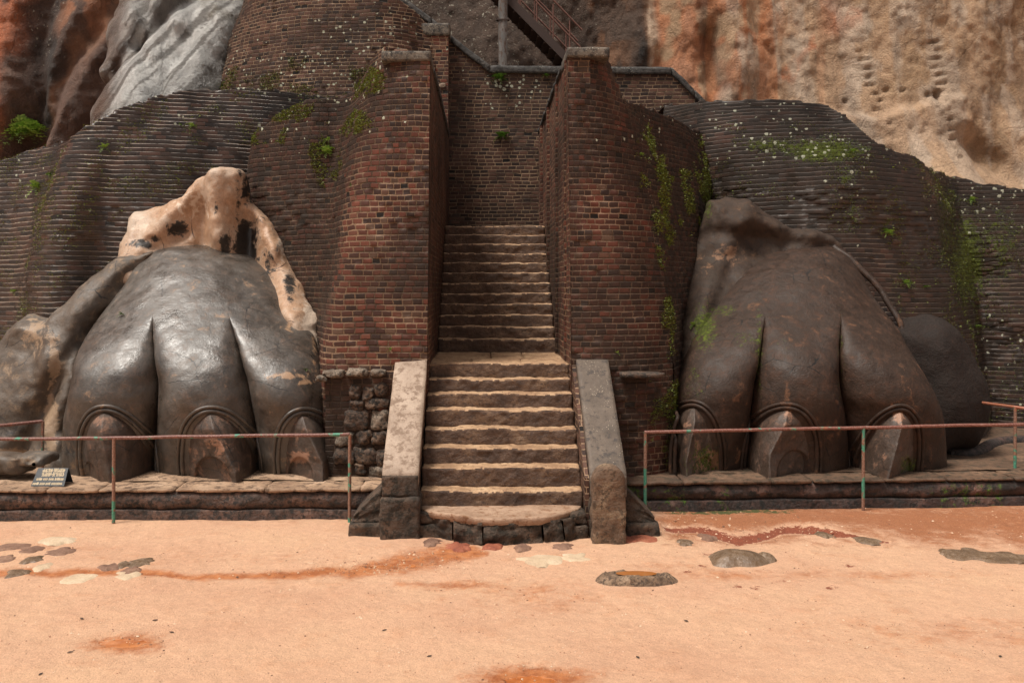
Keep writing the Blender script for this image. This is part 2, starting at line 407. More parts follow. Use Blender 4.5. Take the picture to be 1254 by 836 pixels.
M['red_clay'] = stone_mat('red_clay_fragments', (.20, .05, .025), (.34, .10, .05), (.44, .17, .09), 5, 50, .8, .02)

def paw_mat(name, base, warm, tan, rough, tan_amt, gray=(.12, .11, .10), gray_amt=.5, spec=.3, bmp=.016):
    n = N(name); p = n.pos()
    a = n.noise(1.1, 6, .62, p, .3); b = n.noise(7, 7, .72, p, .4); c = n.noise(55, 5, .65); d = n.noise(2.4, 6, .6, n.map(p, (1, 1, .6)))
    col = n.ramp(b, [(.32, base), (.5, tuple(q*1.5 for q in base)), (.66, warm)])
    col = n.mix(n.rng(a, .60-gray_amt*.2, .72, 0, .75), col, gray)
    col = n.mix(n.rng(n.math('ADD', n.math('MULTIPLY', d, .6), n.math('MULTIPLY', b, .5)), .68-tan_amt*.15, .76-tan_amt*.1, 0, .8), col, tan)
    col = n.mix(.5, col, n.ramp(c, [(.28, .4), (.65, 1.)]), 'MULTIPLY')
    # hairline cracks in the plaster
    v = n.voro(1.6, n.mix(.12, p, n.noise(2.5, 4, .6, p, col=True)), 'DISTANCE_TO_EDGE')
    cr = n.math('MULTIPLY', n.math('LESS_THAN', v, .006), n.rng(n.noise(1.3, 2), .52, .6))
    col = n.mix(cr, col, (.012, .01, .009))
    tc = n.attr('tan'); col = n.mix(n.rng(n.math('ADD', tc, n.math('MULTIPLY', n.math('SUBTRACT', b, .5), 1.3)), .45, .62), col, tan)
    dk = n.attr('dark'); col = n.mix(n.rng(n.math('ADD', dk, n.math('MULTIPLY', n.math('SUBTRACT', b, .5), 1.6)), .45, .7), col, (.02, .015, .012))
    mn = n.math('ADD', n.math('MULTIPLY', n.attr('moss'), .62), n.math('MULTIPLY', n.noise(9, 5, .72), .8)); mf = n.rng(n.math('ADD', mn, n.math('MULTIPLY', n.math('SUBTRACT', n.noise(24, 5, .75), .5), 1.3)), .80, 1.0)
    col = n.mix(mf, col, n.ramp(n.noise(26, 3, .6), [(.3, (.022, .028, .006)), (.5, (.055, .068, .010)), (.7, (.12, .15, .018))]))
    rr = n.rng(n.math('ADD', n.math('MULTIPLY', d, .6), n.math('MULTIPLY', b, .4)), .36, .64, rough-.08, rough+.28)
    rr = n.math('MAXIMUM', rr, n.math('MULTIPLY', mf, .95))
    h = n.math('ADD', n.math('MULTIPLY', c, .35), n.math('ADD', n.math('MULTIPLY', b, 1.), n.math('MULTIPLY', n.noise(20, 4, .6), .6)))
    h = n.math('SUBTRACT', h, n.math('MULTIPLY', cr, .6))
    return n.out(col, rr, n.bump(h, bmp, .8), spec)
M['paw_l'] = paw_mat('dark_glossy_plaster', (.034, .026, .020), (.095, .058, .038), (.30, .18, .10), .31, .35, gray=(.135, .118, .102), gray_amt=1.0, spec=.75, bmp=.010)
M['paw_r'] = paw_mat('brown_matt_plaster', (.027, .016, .011), (.068, .034, .021), (.16, .078, .042), .46, .40, gray=(.048, .034, .027), gray_amt=.3, spec=.28)
M['claw'] = paw_mat('worn_claw_plaster', (.045, .029, .021), (.115, .062, .040), (.28, .15, .095), .42, .5, gray=(.085, .068, .056), gray_amt=.6, spec=.5)
M['crest_tan'] = paw_mat('bare_tan_stucco', (.30, .18, .11), (.46, .33, .24), (.58, .46, .36), .42, .5, gray=(.58, .49, .40), gray_amt=.8, spec=.45)
M['crest_brown'] = paw_mat('rough_brown_stucco', (.032, .02, .014), (.075, .044, .028), (.18, .10, .06), .65, .3, gray=(.06, .046, .036), gray_amt=.5)
M['lobe_grey'] = paw_mat('grey_side_plaster', (.060, .042, .029), (.125, .085, .055), (.28, .19, .12), .48, .6, gray=(.16, .14, .12), gray_amt=.7, spec=.6)
M['lobe_dark'] = paw_mat('dark_side_plaster', (.018, .013, .011), (.032, .021, .017), (.075, .045, .032), .7, .2, gray=(.030, .023, .020), gray_amt=.3, spec=.2, bmp=.03)

def cliff_mat():
    n = N('cliff_rock'); p = n.pos(); c = n.attr('Col', True)
    b = n.noise(2.2, 9, .74, n.map(p, (1, 1, .5)), .6); f = n.noise(20, 6, .75); m = n.noise(.9, 6, .65, p, 1.0)
    col = n.mix(.75, c, n.ramp(b, [(.28, .30), (.5, .85), (.7, 1.25)]), 'MULTIPLY')
    col = n.mix(.45, col, n.ramp(f, [(.3, .5), (.7, 1.1)]), 'MULTIPLY')
    wh = n.math('MULTIPLY', n.rng(n.noise(11, 5, .7), .60, .66), n.attr('lichen'))
    col = n.mix(wh, col, (.45, .42, .33))
    vc = n.voro(1.1, n.mix(.25, n.map(p, (1, 1, .55)), n.noise(1.5, 5, .65, p, col=True)), 'DISTANCE_TO_EDGE'); ck = n.math('MULTIPLY', n.rng(vc, .0, .03, 1, 0), n.rng(n.noise(.8, 3), .42, .55))
    ck = n.math('MULTIPLY', ck, .22); col = n.mix(ck, col, (.05, .03, .02))
    g = n.attr('gloss')
    rr = n.math('SUBTRACT', .9, n.math('MULTIPLY', g, .62))
    h = n.math('ADD', n.math('MULTIPLY', b, 2.), n.math('MULTIPLY', f, .8)); h = n.math('SUBTRACT', h, n.math('MULTIPLY', ck, 1.2)); h = n.math('ADD', h, n.math('MULTIPLY', n.noise(9, 6, .7, p, .8), 1.4))
    return n.out(col, rr, n.bump(h, .07, .9), .5)
M['cliff'] = cliff_mat()

def ground_mat():
    n = N('sandy_ground'); p = n.pos()
    a = n.noise(.5, 5, .6); b = n.noise(3, 6, .65); f = n.noise(70, 4, .7); g = n.noise(220, 2, .6)
    col = n.ramp(a, [(.3, (.62, .345, .215)), (.5, (.69, .41, .26)), (.7, (.71, .435, .27))])
    col = n.mix(n.rng(b, .50, .75, 0, .40), col, (.60, .29, .15))
    col = n.mix(.6, col, n.ramp(f, [(.25, .55), (.6, 1.05)]), 'MULTIPLY')
    col = n.mix(.4, col, n.ramp(n.noise(16, 5, .7), [(.3, .7), (.65, 1.06)]), 'MULTIPLY')
    col = n.mix(.4, col, n.ramp(g, [(.3, .55), (.6, 1.0)]), 'MULTIPLY')
    sp = n.math('LESS_THAN', n.voro(26), .09); col = n.mix(n.math('MULTIPLY', sp, n.rng(n.noise(1.5, 2), .5, .6)), col, (.12, .07, .045))
    sp2 = n.math('LESS_THAN', n.voro(19), .10); col = n.mix(n.math('MULTIPLY', sp2, n.rng(n.noise(2.5, 2), .52, .6)), col, (.75, .6, .46))
    wr = n.math('ADD', n.attr('wet'), n.math('MULTIPLY', n.math('SUBTRACT', b, .5), .8)); wr = n.math('ADD', wr, n.math('MULTIPLY', n.math('SUBTRACT', f, .5), .9)); wr = n.math('ADD', wr, n.math('MULTIPLY', n.math('SUBTRACT', n.noise(14, 6, .75), .5), 1.3))
    wf = n.rng(wr, .22, 1.0)
    col = n.mix(wf, col, n.ramp(n.noise(8, 4), [(.35, (.32, .095, .028)), (.65, (.50, .185, .065))]))
    dr = n.math('ADD', n.attr('red'), n.math('MULTIPLY', n.math('SUBTRACT', n.noise(15, 6, .75), .5), 2.2)); df = n.rng(dr, .50, .75)
    col = n.mix(df, col, n.ramp(f, [(.3, (.13, .028, .014)), (.7, (.33, .10, .05))]))
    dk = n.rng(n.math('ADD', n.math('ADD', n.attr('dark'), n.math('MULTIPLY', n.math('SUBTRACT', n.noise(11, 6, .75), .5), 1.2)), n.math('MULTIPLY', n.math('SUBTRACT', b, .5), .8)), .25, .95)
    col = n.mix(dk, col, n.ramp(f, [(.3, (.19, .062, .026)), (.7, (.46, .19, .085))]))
    ms = n.rng(n.math('ADD', n.attr('moss'), n.math('MULTIPLY', n.math('SUBTRACT', n.noise(10, 5, .7), .5), 1.6)), .5, .7)
    col = n.mix(ms, col, (.075, .075, .022))
    pd = n.attr('puddle'); pf = n.rng(n.math('ADD', pd, n.math('MULTIPLY', n.math('SUBTRACT', n.noise(14, 4), .5), .5)), .5, .62)
    rr = n.math('SUBTRACT', n.rng(wf, 0, 1, .92, .60), n.math('MULTIPLY', pf, .48))
    h = n.math('MULTIPLY', n.math('ADD', n.math('MULTIPLY', f, .8), n.math('ADD', n.math('MULTIPLY', g, .25), n.math('MULTIPLY', n.math('SUBTRACT', b, .5), 3.5))), n.math('SUBTRACT', 1., pf))
    return n.out(col, rr, n.bump(h, .022, .9), .4)
M['ground'] = ground_mat()

def simple(name, col, rough=.7, metal=0):
    n = N(name); f = n.noise(40, 4, .6)
    c = n.mix(.5, col, n.ramp(f, [(.3, .55), (.7, 1.1)]), 'MULTIPLY')
    n.b.inputs['Metallic'].default_value = metal
    return n.out(c, rough, n.bump(f, .003, .6))
def pipe_mat(name, green_amt, base=(.16, .06, .045)):
    n = N(name); p = n.pos()
    a = n.noise(5, 5, .65); b = n.noise(45, 4, .6)
    col = n.ramp(b, [(.3, tuple(q*.6 for q in base)), (.5, base), (.7, (.27, .17, .14))])
    gf = n.rng(a, .62-green_amt*.2, .66-green_amt*.2)
    col = n.mix(gf, col, n.ramp(b, [(.35, (.035, .16, .10)), (.7, (.10, .30, .20))]))
    col = n.mix(n.rng(n.noise(8, 3), .62, .68, 0, .7), col, (.28, .085, .04))
    return n.out(col, .55, n.bump(b, .004, .8))
M['pipe'] = pipe_mat('rusty_green_pipe', .25)
M['pipe_post'] = pipe_mat('rusty_green_post', .55, (.22, .11, .07))
M['rust'] = pipe_mat('rusty_pipe', -.4, (.30, .10, .05))
M['steel_dark'] = simple('rusted_dark_steel', (.045, .026, .02), .6, .2)
M['steel_grey'] = stone_mat('weathered_grey_steel', (.09, .085, .08), (.17, .16, .15), (.24, .21, .18), 4, 50, .6, .004, stain=(.08, .045, .03), stain_amt=.5, streak=.3)
M['sign_black'] = simple('black_sign_paint', (.035, .042, .05), .45)
M['sign_letter'] = simple('cream_lettering', (.62, .50, .33), .6)
def leaf_mat(name, a, b):
    n = N(name); r = n.new('ShaderNodeObjectInfo').outputs['Random']
    col = n.ramp(n.noise(23, 2, .5), [(.3, a), (.7, b)])
    n.b.inputs['Transmission Weight'].default_value = 0
    return n.out(col, .6)
M['leaf'] = leaf_mat('fern_leaf', (.06, .13, .015), (.14, .26, .03))
M['leaf_bright'] = leaf_mat('bright_leaf', (.14, .24, .035), (.30, .42, .09))
M['moss'] = leaf_mat('moss_leaf', (.075, .085, .012), (.21, .26, .035))
M['water'] = (lambda n: n.out((.34, .13, .04), .06, n.bump(n.noise(6, 2), .002, .3), .8))(N('muddy_water'))

# growth and stains on the masonry: (photo px, py, radius x, radius y, amount), turned into masks on the surfaces they grow on
MOSS = [(60, 225, 26, 30, .75), (30, 300, 30, 90, .5), (20, 400, 30, 50, .7), (250, 150, 170, 22, .35), (370, 100, 90, 25, .3), (400, 180, 12, 30, .7), (128, 180, 14, 8, .5),
        (610, 115, 28, 14, .7), (615, 170, 16, 10, .9), (95, 330, 30, 60, .4), (790, 205, 10, 45, .35), (885, 205, 22, 35, .6), (812, 260, 10, 50, .4), (950, 178, 50, 12, 1.1), (1010, 184, 70, 18, 1.2),
        (1038, 215, 30, 25, .9), (1045, 262, 16, 40, .9), (1090, 270, 10, 34, .9), (1112, 345, 12, 22, .9), (1030, 285, 20, 20, .6), (1160, 250, 20, 40, 1.), (1185, 320, 26, 70, 1.2), (1160, 290, 16, 60, 1.0), (1215, 380, 40, 70, .7), (1225, 300, 45, 80, .95), (1175, 420, 20, 50, .7), (1225, 460, 40, 40, .8),
        (835, 250, 20, 30, .4), (950, 235, 20, 15, .4), (818, 470, 6, 60, .8), (805, 500, 12, 30, .4), (130, 210, 40, 50, .3), (200, 220, 80, 20, .3), (440, 80, 30, 40, .08)]
LICH = [(370, 95, 110, 30, .5), (440, 60, 50, 40, .5), (280, 150, 160, 20, .22), (1000, 180, 80, 12, .8), (940, 160, 60, 30, .5), (1030, 190, 40, 10, .6), (620, 108, 22, 14, .9), (1215, 240, 50, 25, .6), (1040, 240, 14, 50, .3), (60, 200, 50, 30, .25), (800, 165, 40, 15, .4), (345, 150, 40, 30, .3), (470, 30, 40, 30, .3), (1225, 440, 30, 60, .4)]
PAWMOSS = [(862, 400, 16, 28, 1.0), (885, 380, 22, 8, .8), (848, 470, 14, 36, .6), (930, 430, 5, 70, .8), (915, 415, 18, 12, .7), (1030, 440, 6, 60, .6), (862, 565, 24, 24, .9), (1112, 570, 14, 14, .9), (820, 540, 10, 40, .6), (955, 420, 20, 30, .45), (410, 470, 8, 8, .6), (225, 345, 60, 10, .15)]
def gmask(V, L):
    px, py = proj(V); r = np.zeros(len(V))
    for (a, b, sx, sy, k) in L: r = np.maximum(r, k*np.exp(-.5*(((px-a)/sx)**2+((py-b)/sy)**2)))
    return r

SURF = []      # brick faces with moss, for the leaf scatter
def mass(name, stations, mat, parent, zb=.2, wav=.06, step=.003, back=1.6, ds=.045, dark=None, jag=1, cap=.9):
    # courses of brick swept along a plan line that changes with height; a station lists (py, px, Y) from foot to top
    st = []
    for s in stations:
        q = []
        for t in s:
            if len(t) == 4: q.append(t[:3])           # world X, Y, Z given
            else: q.append(P(t[1], t[0], t[2]))
        q.sort(key=lambda a: a[2]); st.append(np.array(q))
    tops = np.array([s[-1, 2] for s in st])
    t0 = np.arange(len(st))
    mid = np.array([s[len(s)//2, :2] for s in st]); L = np.r_[0, np.cumsum(np.linalg.norm(np.diff(mid, axis=0), axis=1))]
    T = np.interp(np.arange(0, L[-1]+ds, ds), L, t0); T[-1] = t0[-1]
    ztop = hermite(t0, tops, T)[:, 0]; us0 = np.linspace(0, L[-1], len(T))
    ztop = ztop+jag*(.03*vnoise(us0*2.1, .3, .7)+.02*np.sign(vnoise(us0*6.1, 2.3, .7)))
    k0 = int(math.floor(zb/CO)); k1 = int(math.ceil((ztop.max()+back)/CO))
    rows = []; zs = []; us = None; vv = []
    for k in range(k0, k1+1):
        zc = (k+.5)*CO
        pts = np.array([hermite(s[:, 2], s[:, :2], [min(max(zc, s[0, 2]), s[-1, 2])])[0] for s in st])
        line = hermite(t0, pts, T)
        tg = np.gradient(line, axis=0); nr = np.c_[tg[:, 1], -tg[:, 0]]; nr /= np.linalg.norm(nr, axis=1)[:, None]+1e-9   # towards the viewer for left-to-right stations
        nz = wav*fbm(line[:, 0]*.7, line[:, 1]*.7, zc*.6, 3)+.011*fbm(line[:, 0]*5, line[:, 1]*3, k*1.7, 2)
        line = line+nr*nz[:, None]
        if us is None: us = np.r_[0, np.cumsum(np.linalg.norm(np.diff(line, axis=0), axis=1))]
        for dz, off in ((.02, -step*.5), (.5, step*.5), (.98, -step*.5)):
            z = (k+dz)*CO; ln = line+nr*off
            over = np.maximum(z-ztop, 0)
            zz = np.minimum(z, ztop)+.02*vnoise(line[:, 0]*.8, line[:, 1]*.8, 4.)
            y = ln[:, 1]+np.minimum(over*1.2, cap)
            rows.append(np.c_[ln[:, 0], y, zz]); vv.append(np.c_[us, np.full(len(us), z)+over*.2])
    V = np.concatenate(rows); U = np.concatenate(vv)
    F = quads(len(rows), len(T))
    mo, li = gmask(V, MOSS), gmask(V, LICH)
    o = mesh_obj(name, V, F, mat, parent, uv=U, attrs={'moss': mo, 'lichen': li, 'dark': dark(V) if dark else np.zeros(len(V))}, smooth=True, angle=60)
    SURF.append((V, F, mo)); return o

def brick_box(name, x0, x1, y0, y1, z0, z1, mat, parent, top=None, res=.25):
    # plain brick block with metric brick coordinates; top(x or y) may cut the upper edge
    V = []; F = []; U = []
    def face(o, a, b, na, nb, ua):
        base = len(V)
        for i in range(na+1):
            for j in range(nb+1):
                p = np.array(o, float)+np.array(a)*i/na+np.array(b)*j/nb
                if top is not None: p[2] = min(p[2], top(p[0], p[1]))
                V.append(p); U.append((p[0] if ua == 0 else p[1], p[2]) if ua < 2 else (p[0], p[1]))
        for i in range(na):
            for j in range(nb):
                q = base+i*(nb+1)+j; F.append([q, q+nb+1, q+nb+2, q+1])
    nx, ny, nz = [max(1, int((b-a)/res)) for a, b in ((x0, x1), (y0, y1), (z0, z1))]
    face((x0, y0, z0), (x1-x0, 0, 0), (0, 0, z1-z0), nx, nz, 0)
    face((x1, y1, z0), (x0-x1, 0, 0), (0, 0, z1-z0), nx, nz, 0)
    face((x1, y0, z0), (0, y1-y0, 0), (0, 0, z1-z0), ny, nz, 1)
    face((x0, y1, z0), (0, y0-y1, 0), (0, 0, z1-z0), ny, nz, 1)
    face((x0, y0, z1), (x1-x0, 0, 0), (0, y1-y0, 0), nx, ny, 2)
    V = np.array(V); d = .006*fbm(V[:, 0]*3, V[:, 1]*3, V[:, 2]*3, 3); V[:, 0] += d; V[:, 1] += d
    return mesh_obj(name, V, F, mat, parent, uv=np.array(U), attrs={'moss': gmask(V, MOSS), 'lichen': gmask(V, LICH)}, smooth=False)

# ------------------------------------------------------------------ ground
def build_ground():
    xs = np.r_[-90, -60, -40, -28, -20, -15, -12, np.arange(-9.5, 11.2, .045), 12, 15, 20, 28, 40, 60, 90]
    ys = np.r_[-40, -20, -8, 0, 3, 4.5, 5.5, np.arange(6.2, 13.6, .04), 14, 15, 17, 20, 25, 35, 60, 90]
    X, Y = np.meshgrid(xs, ys, indexing='xy'); X, Y = X.ravel(), Y.ravel()
    V = np.c_[X, Y, np.zeros_like(X)]
    Yc = np.maximum(Y, 3.); px, py = VX+FP*X/Yc, VY+FP*CH/Yc
    def blob(a, b, sx, sy): return np.exp(-.5*(((px-a)/sx)**2+((py-b)/sy)**2))
    n1 = fbm(X*.7, Y*.7, 0, 4); n2 = fbm(X*3, Y*3, 2, 4); n3 = fbm(X*9, Y*9, 2, 2)
    def path(pts, wd, amp=3):
        pts = np.array(pts, float); c = np.interp(px, pts[:, 0], pts[:, 1], left=-999, right=-999)+amp*vnoise(px*.03, 0, 1.)
        ww = np.interp(px, pts[:, 0], pts[:, 2])*wd
        return np.exp(-.5*((py-c)/ww)**2)
    wet = .95*path([(-60, 694, 5), (60, 700, 4), (150, 700, 4), (230, 703, 3), (330, 703, 4), (430, 697, 7), (500, 684, 11), (560, 672, 12), (600, 672, 2)], 1)
    wet = np.maximum(wet, 1.05*blob(150, 785, 40, 10)); wet = np.maximum(wet, 1.15*blob(655, 828, 60, 12))
    wet = np.maximum(wet, .75*blob(560, 713, 60, 5)); wet = np.maximum(wet, .45*blob(660, 725, 90, 22)); wet = np.maximum(wet, .6*blob(880, 700, 80, 7))
    wet = np.maximum(wet, .5*path([(480, 712, 4), (560, 714, 5), (680, 722, 6), (760, 740, 3)], 1)); wet = np.maximum(wet, .42*blob(1180, 770, 200, 20))
    wet = np.maximum(wet, .35*blob(300, 680, 200, 8)); wet = np.maximum(wet, .5*blob(0, 668, 120, 4))
    wet = np.maximum(wet, .5*blob(1060, 700, 120, 6)); wet = np.maximum(wet, .6*blob(820, 690, 50, 4))
    red = 1.1*path([(812, 640, 4), (850, 640, 5), (880, 648, 6), (905, 654, 7), (930, 648, 6), (960, 642, 6), (1000, 644, 4), (1040, 654, 3), (1090, 662, 2)], .6, 2)
    for a, b in ((858, 690), (845, 697), (905, 714), (925, 716), (958, 708), (1020, 716), (870, 676), (1040, 690)): red = np.maximum(red, .72*blob(a, b, 10, 2))
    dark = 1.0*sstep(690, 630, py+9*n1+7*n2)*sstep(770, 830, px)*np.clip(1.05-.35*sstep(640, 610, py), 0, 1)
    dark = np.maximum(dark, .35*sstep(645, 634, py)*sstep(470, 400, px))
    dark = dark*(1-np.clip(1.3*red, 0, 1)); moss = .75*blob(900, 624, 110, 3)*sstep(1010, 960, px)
    puddle = np.maximum(np.maximum(1.1*blob(150, 784, 26, 5), 1.0*blob(650, 832, 30, 6)), .9*blob(480, 690, 30, 3)); 
    gully = path([(812, 640, 5), (850, 641, 5), (880, 650, 6), (905, 656, 7), (930, 650, 6), (960, 643, 6), (1000, 646, 3), (1040, 656, 2)], 1, 2)
    V[:, 2] = .012*n1+.004*n2+.005*n3-.07*gully*sstep(790, 830, px)*sstep(1060, 1000, px)-.008*np.clip(wet, 0, 1)
    V[:, 2] -= .02
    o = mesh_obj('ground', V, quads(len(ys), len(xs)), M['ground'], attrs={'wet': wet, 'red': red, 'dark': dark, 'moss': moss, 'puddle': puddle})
    tag(o, 'orange sandy earth court in front of the steps', kind='structure')
build_ground()

# ------------------------------------------------------------------ cliff behind
def build_cliff():
    # a face that leans and bulges; colour follows the rock's own zones
    xs = np.r_[np.arange(-34, -15, .4), np.arange(-15, 18.5, .062), np.arange(18.6, 40, .4)]
    zs = np.r_[np.arange(-1, 3.5, .25), np.arange(3.5, 12.2, .062), np.arange(12.4, 30, .5)]
    X, Z = np.meshgrid(xs, zs, indexing='xy'); X, Z = X.ravel(), Z.ravel()
    Y = 24.6+.10*(Z-4)-1.0*sstep(5, 16, np.abs(X))*1.0
    px = VX+FP*X/24.; py = VY-FP*(Z-CH)/24.
    px0 = px.copy(); px = px+14*fbm(X*.5, 3, Z*.5, 3); 
    # left: rock ribs running down to the left; joint lines
    def line(x0, y0, x1, y1): return ((px-x0)-(py-y0)*(x1-x0)/(y1-y0))      # signed px distance right of the line
    l1 = line(52, 0, 20, 180); l2 = line(150, 0, 135, 140)
    Y += .9*sstep(40, -10, np.abs(l1)+0*px)*.6                              # dark cleft
    Y -= .7*sstep(0, 60, l1)*sstep(120, 60, l1)
    Y += .55*sstep(30, 0, np.abs(line(120, 0, 60, 150)))*sstep(160, 120, px)
    # right face: shelves and a bulge with a long ledge line
    led = line(0, 115, 1, 115.001) if False else (py-(118+14*np.sin((px-1000)*.02)+6*fbm(X*1.1, 2, 0, 2)))
    Y -= .35*sstep(-2, 10, led)*sstep(985, 1030, px)*sstep(1190, 1150, px)
    Y -= 1.3*sstep(0, 90, py-150-(px-1100)*.35)*sstep(1060, 1120, px)       # toe of the face spreads to the right
    Y += .5*np.exp(-.5*((px-875)/9)**2)*sstep(0, 40, py)*1.0-.4*np.exp(-.5*((px-905)/20)**2)
    Y += .35*np.exp(-.5*((px-812)/12)**2)
    Y += .30*np.exp(-.5*(((px-1200)-(py-200)*.9)/14)**2)*sstep(150, 190, py)
    Y -= .3*fbm(X*.35, 5., Z*.22, 3)+.09*(1-np.abs(fbm(X*.8+.5*Z, 1., Z*.6, 5)))+.035*fbm(X*6, 2., Z*5, 3)
    # rows of cut footholds
    for cx, y0, y1, stp, wd in ((1153, 48, 112, 10.5, 9), (1158, 148, 205, 12, 6), (1068, 55, 112, 11, 8), (1085, 120, 160, 11, 5)):
        for q in np.arange(y0, y1, stp):
            cc = cx+3*math.sin(q)+(q-y0)*(.25 if cx == 1068 else .05)
            Y += .085*sstep(1, .2, np.hypot((px0-cc)/wd/1.15, (py-q)/3.0))
    Y += .35*sstep(1, .4, np.hypot((px0-1151)/6, (py-120)/13))
    for a, b in ((1048, 118), (1095, 106), (1112, 108), (1140, 115)): Y += .12*sstep(1, .3, np.hypot((px0-a)/5, (py-b)/4))
    V = np.c_[X, Y, Z]
    def c(*q): return np.array(q, float)
    n1 = fbm(X*.8, 1, Z*.6, 5); n2 = fbm(X*2.2, 7, Z*1.4, 4); n3 = fbm(X*.5+Z*.4, 3, Z*.3, 4)
    C = np.tile(c(.52, .34, .21), (len(X), 1))
    def lay(mask, col, k=1.):
        nonlocal C; m = np.clip(mask, 0, 1)[:, None]*k; C = C*(1-m)+c(*col)*m
    lay(sstep(-.1, .4, n1), (.45, .29, .17)); lay(sstep(.1, .5, n2), (.62, .46, .33)); 
    lay(sstep(1100, 1190, px)*sstep(-.3, .3, n1+n2*.6), (.27, .155, .08), .8)
    lay(sstep(60, 15, np.abs(led-30))*sstep(1020, 1060, px)*sstep(1200, 1160, px), (.52, .34, .22), .6)
    org = sstep(1010, 940, px+60*n2+.3*py)*sstep(800, 812, px); lay(org*sstep(-.25, .25, n2+.2), (.52, .20, .09), .8)
    lay(org*sstep(.0, .35, n3+n2*.5), (.50, .37, .25), .75)
    seam = np.exp(-.5*((line(1030, 20, 935, 118)-22*n2-10*n1)/5)**2)*sstep(130, 100, py); lay(seam*sstep(-.25, .2, n2+.5*n1), (.60, .17, .05), .8)
    seam = np.exp(-.5*((line(1032, -20, 1036, 40))/6)**2)*sstep(45, 20, py); lay(seam, (.55, .13, .04), .8)
    seam = np.exp(-.5*((line(860, -10, 895, 125)-8*n2)/7)**2); lay(seam, (.10, .045, .03), .65)
    st = fbm(X*1.5+.12*Z, 3., Z*.12, 4); lay(sstep(.12, .5, st+.5*n2)*sstep(830, 880, px), (.33, .205, .125), .45); st = fbm(X*2.6+.1*Z, 13., Z*.15, 4); lay(sstep(.18, .5, st+.4*n2)*sstep(830, 880, px), (.56, .44, .34), .5); st = fbm(X*3.1-.1*Z, 23., Z*.13, 4); lay(sstep(.2, .4, st)*sstep(830, 850, px)*sstep(1060, 960, px), (.60, .24, .10), .6)
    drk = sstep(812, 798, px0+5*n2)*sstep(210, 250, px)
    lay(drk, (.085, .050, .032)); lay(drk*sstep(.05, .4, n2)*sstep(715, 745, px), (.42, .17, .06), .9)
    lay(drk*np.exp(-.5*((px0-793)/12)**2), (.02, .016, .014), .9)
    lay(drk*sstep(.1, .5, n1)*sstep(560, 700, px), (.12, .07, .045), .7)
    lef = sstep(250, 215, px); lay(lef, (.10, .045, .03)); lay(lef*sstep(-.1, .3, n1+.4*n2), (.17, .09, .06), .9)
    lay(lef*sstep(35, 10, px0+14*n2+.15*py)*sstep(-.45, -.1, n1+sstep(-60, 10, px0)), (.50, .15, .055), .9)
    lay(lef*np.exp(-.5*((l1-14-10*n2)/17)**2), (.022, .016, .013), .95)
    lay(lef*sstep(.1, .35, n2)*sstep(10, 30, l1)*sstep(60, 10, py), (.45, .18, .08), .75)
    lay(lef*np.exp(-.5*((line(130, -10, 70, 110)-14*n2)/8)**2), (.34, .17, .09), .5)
    gl = lef*.35+drk*.1
    lich = .9*drk*np.exp(-.5*((px0-590)/90)**2)+.8*lef*np.exp(-.5*(((px0-45)/25)**2+((py-30)/40)**2))
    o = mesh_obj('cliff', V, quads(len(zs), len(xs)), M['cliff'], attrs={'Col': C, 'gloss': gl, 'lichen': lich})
    tag(o, 'tall orange and brown rock face behind the masonry', kind='structure')
    # grey wet boulder leaning on the left of the cliff
    def yc(x, z): return 21.6+.66*(z-7.2)+0*x
    def ex(x, z):
        u = (x*.85+z*.5)
        return -.30*np.abs(fbm(x*.8, 2., z*.4, 4))-.12*fbm(x*2.+z, 4., z*1.1, 4)+.55*np.exp(-.5*(((x+7.6)-(z-9)*.75)/.22)**2)
    def at(V):
        x, z = V[:, 0], V[:, 2]; n = fbm(x*1.1, 4, z*.8, 5); m = fbm(x*3, 4, z*2.5, 4)
        C = np.tile(c(.47, .46, .44), (len(V), 1))
        s1 = fbm(x*3.2-z*1.6, 4, z*.35, 4); s2 = fbm(x*6-z*3, 9, z*.6, 4)  # pale streaks: wet glare painted into the rock colour
        for mk, col, k in ((sstep(.0, .3, s1), (.70, .69, .66), .9), (sstep(.08, .35, s2), (.09, .075, .062), .8), (sstep(.1, .4, -n), (.15, .12, .08), .7), (sstep(-8.1, -8.6, x+.2*(z-8)), (.16, .10, .065), .7),
                           (np.exp(-.5*(((x+8.4)+(z-8)*.1)/.25)**2), (.10, .05, .03), .7)):
            C = C*(1-mk[:, None]*k)+c(*col)*mk[:, None]*k
        return {'Col': C, 'gloss': np.clip(.95+.3*n, 0, 1), 'lichen': np.zeros(len(V))}
    b = relief('boulder', [(128, 190), (131, 100), (142, 40), (160, -20), (200, -60), (310, -60), (312, 0), (300, 60), (270, 140), (240, 190)], yc, 1.3, 1.5, M['cliff'], res=.055, amp=.10, nf=1.2, extra=ex, attrs=at)
    tag(b, 'grey wet boulder leaning above the upper left brick wall', 'boulder')
build_cliff()

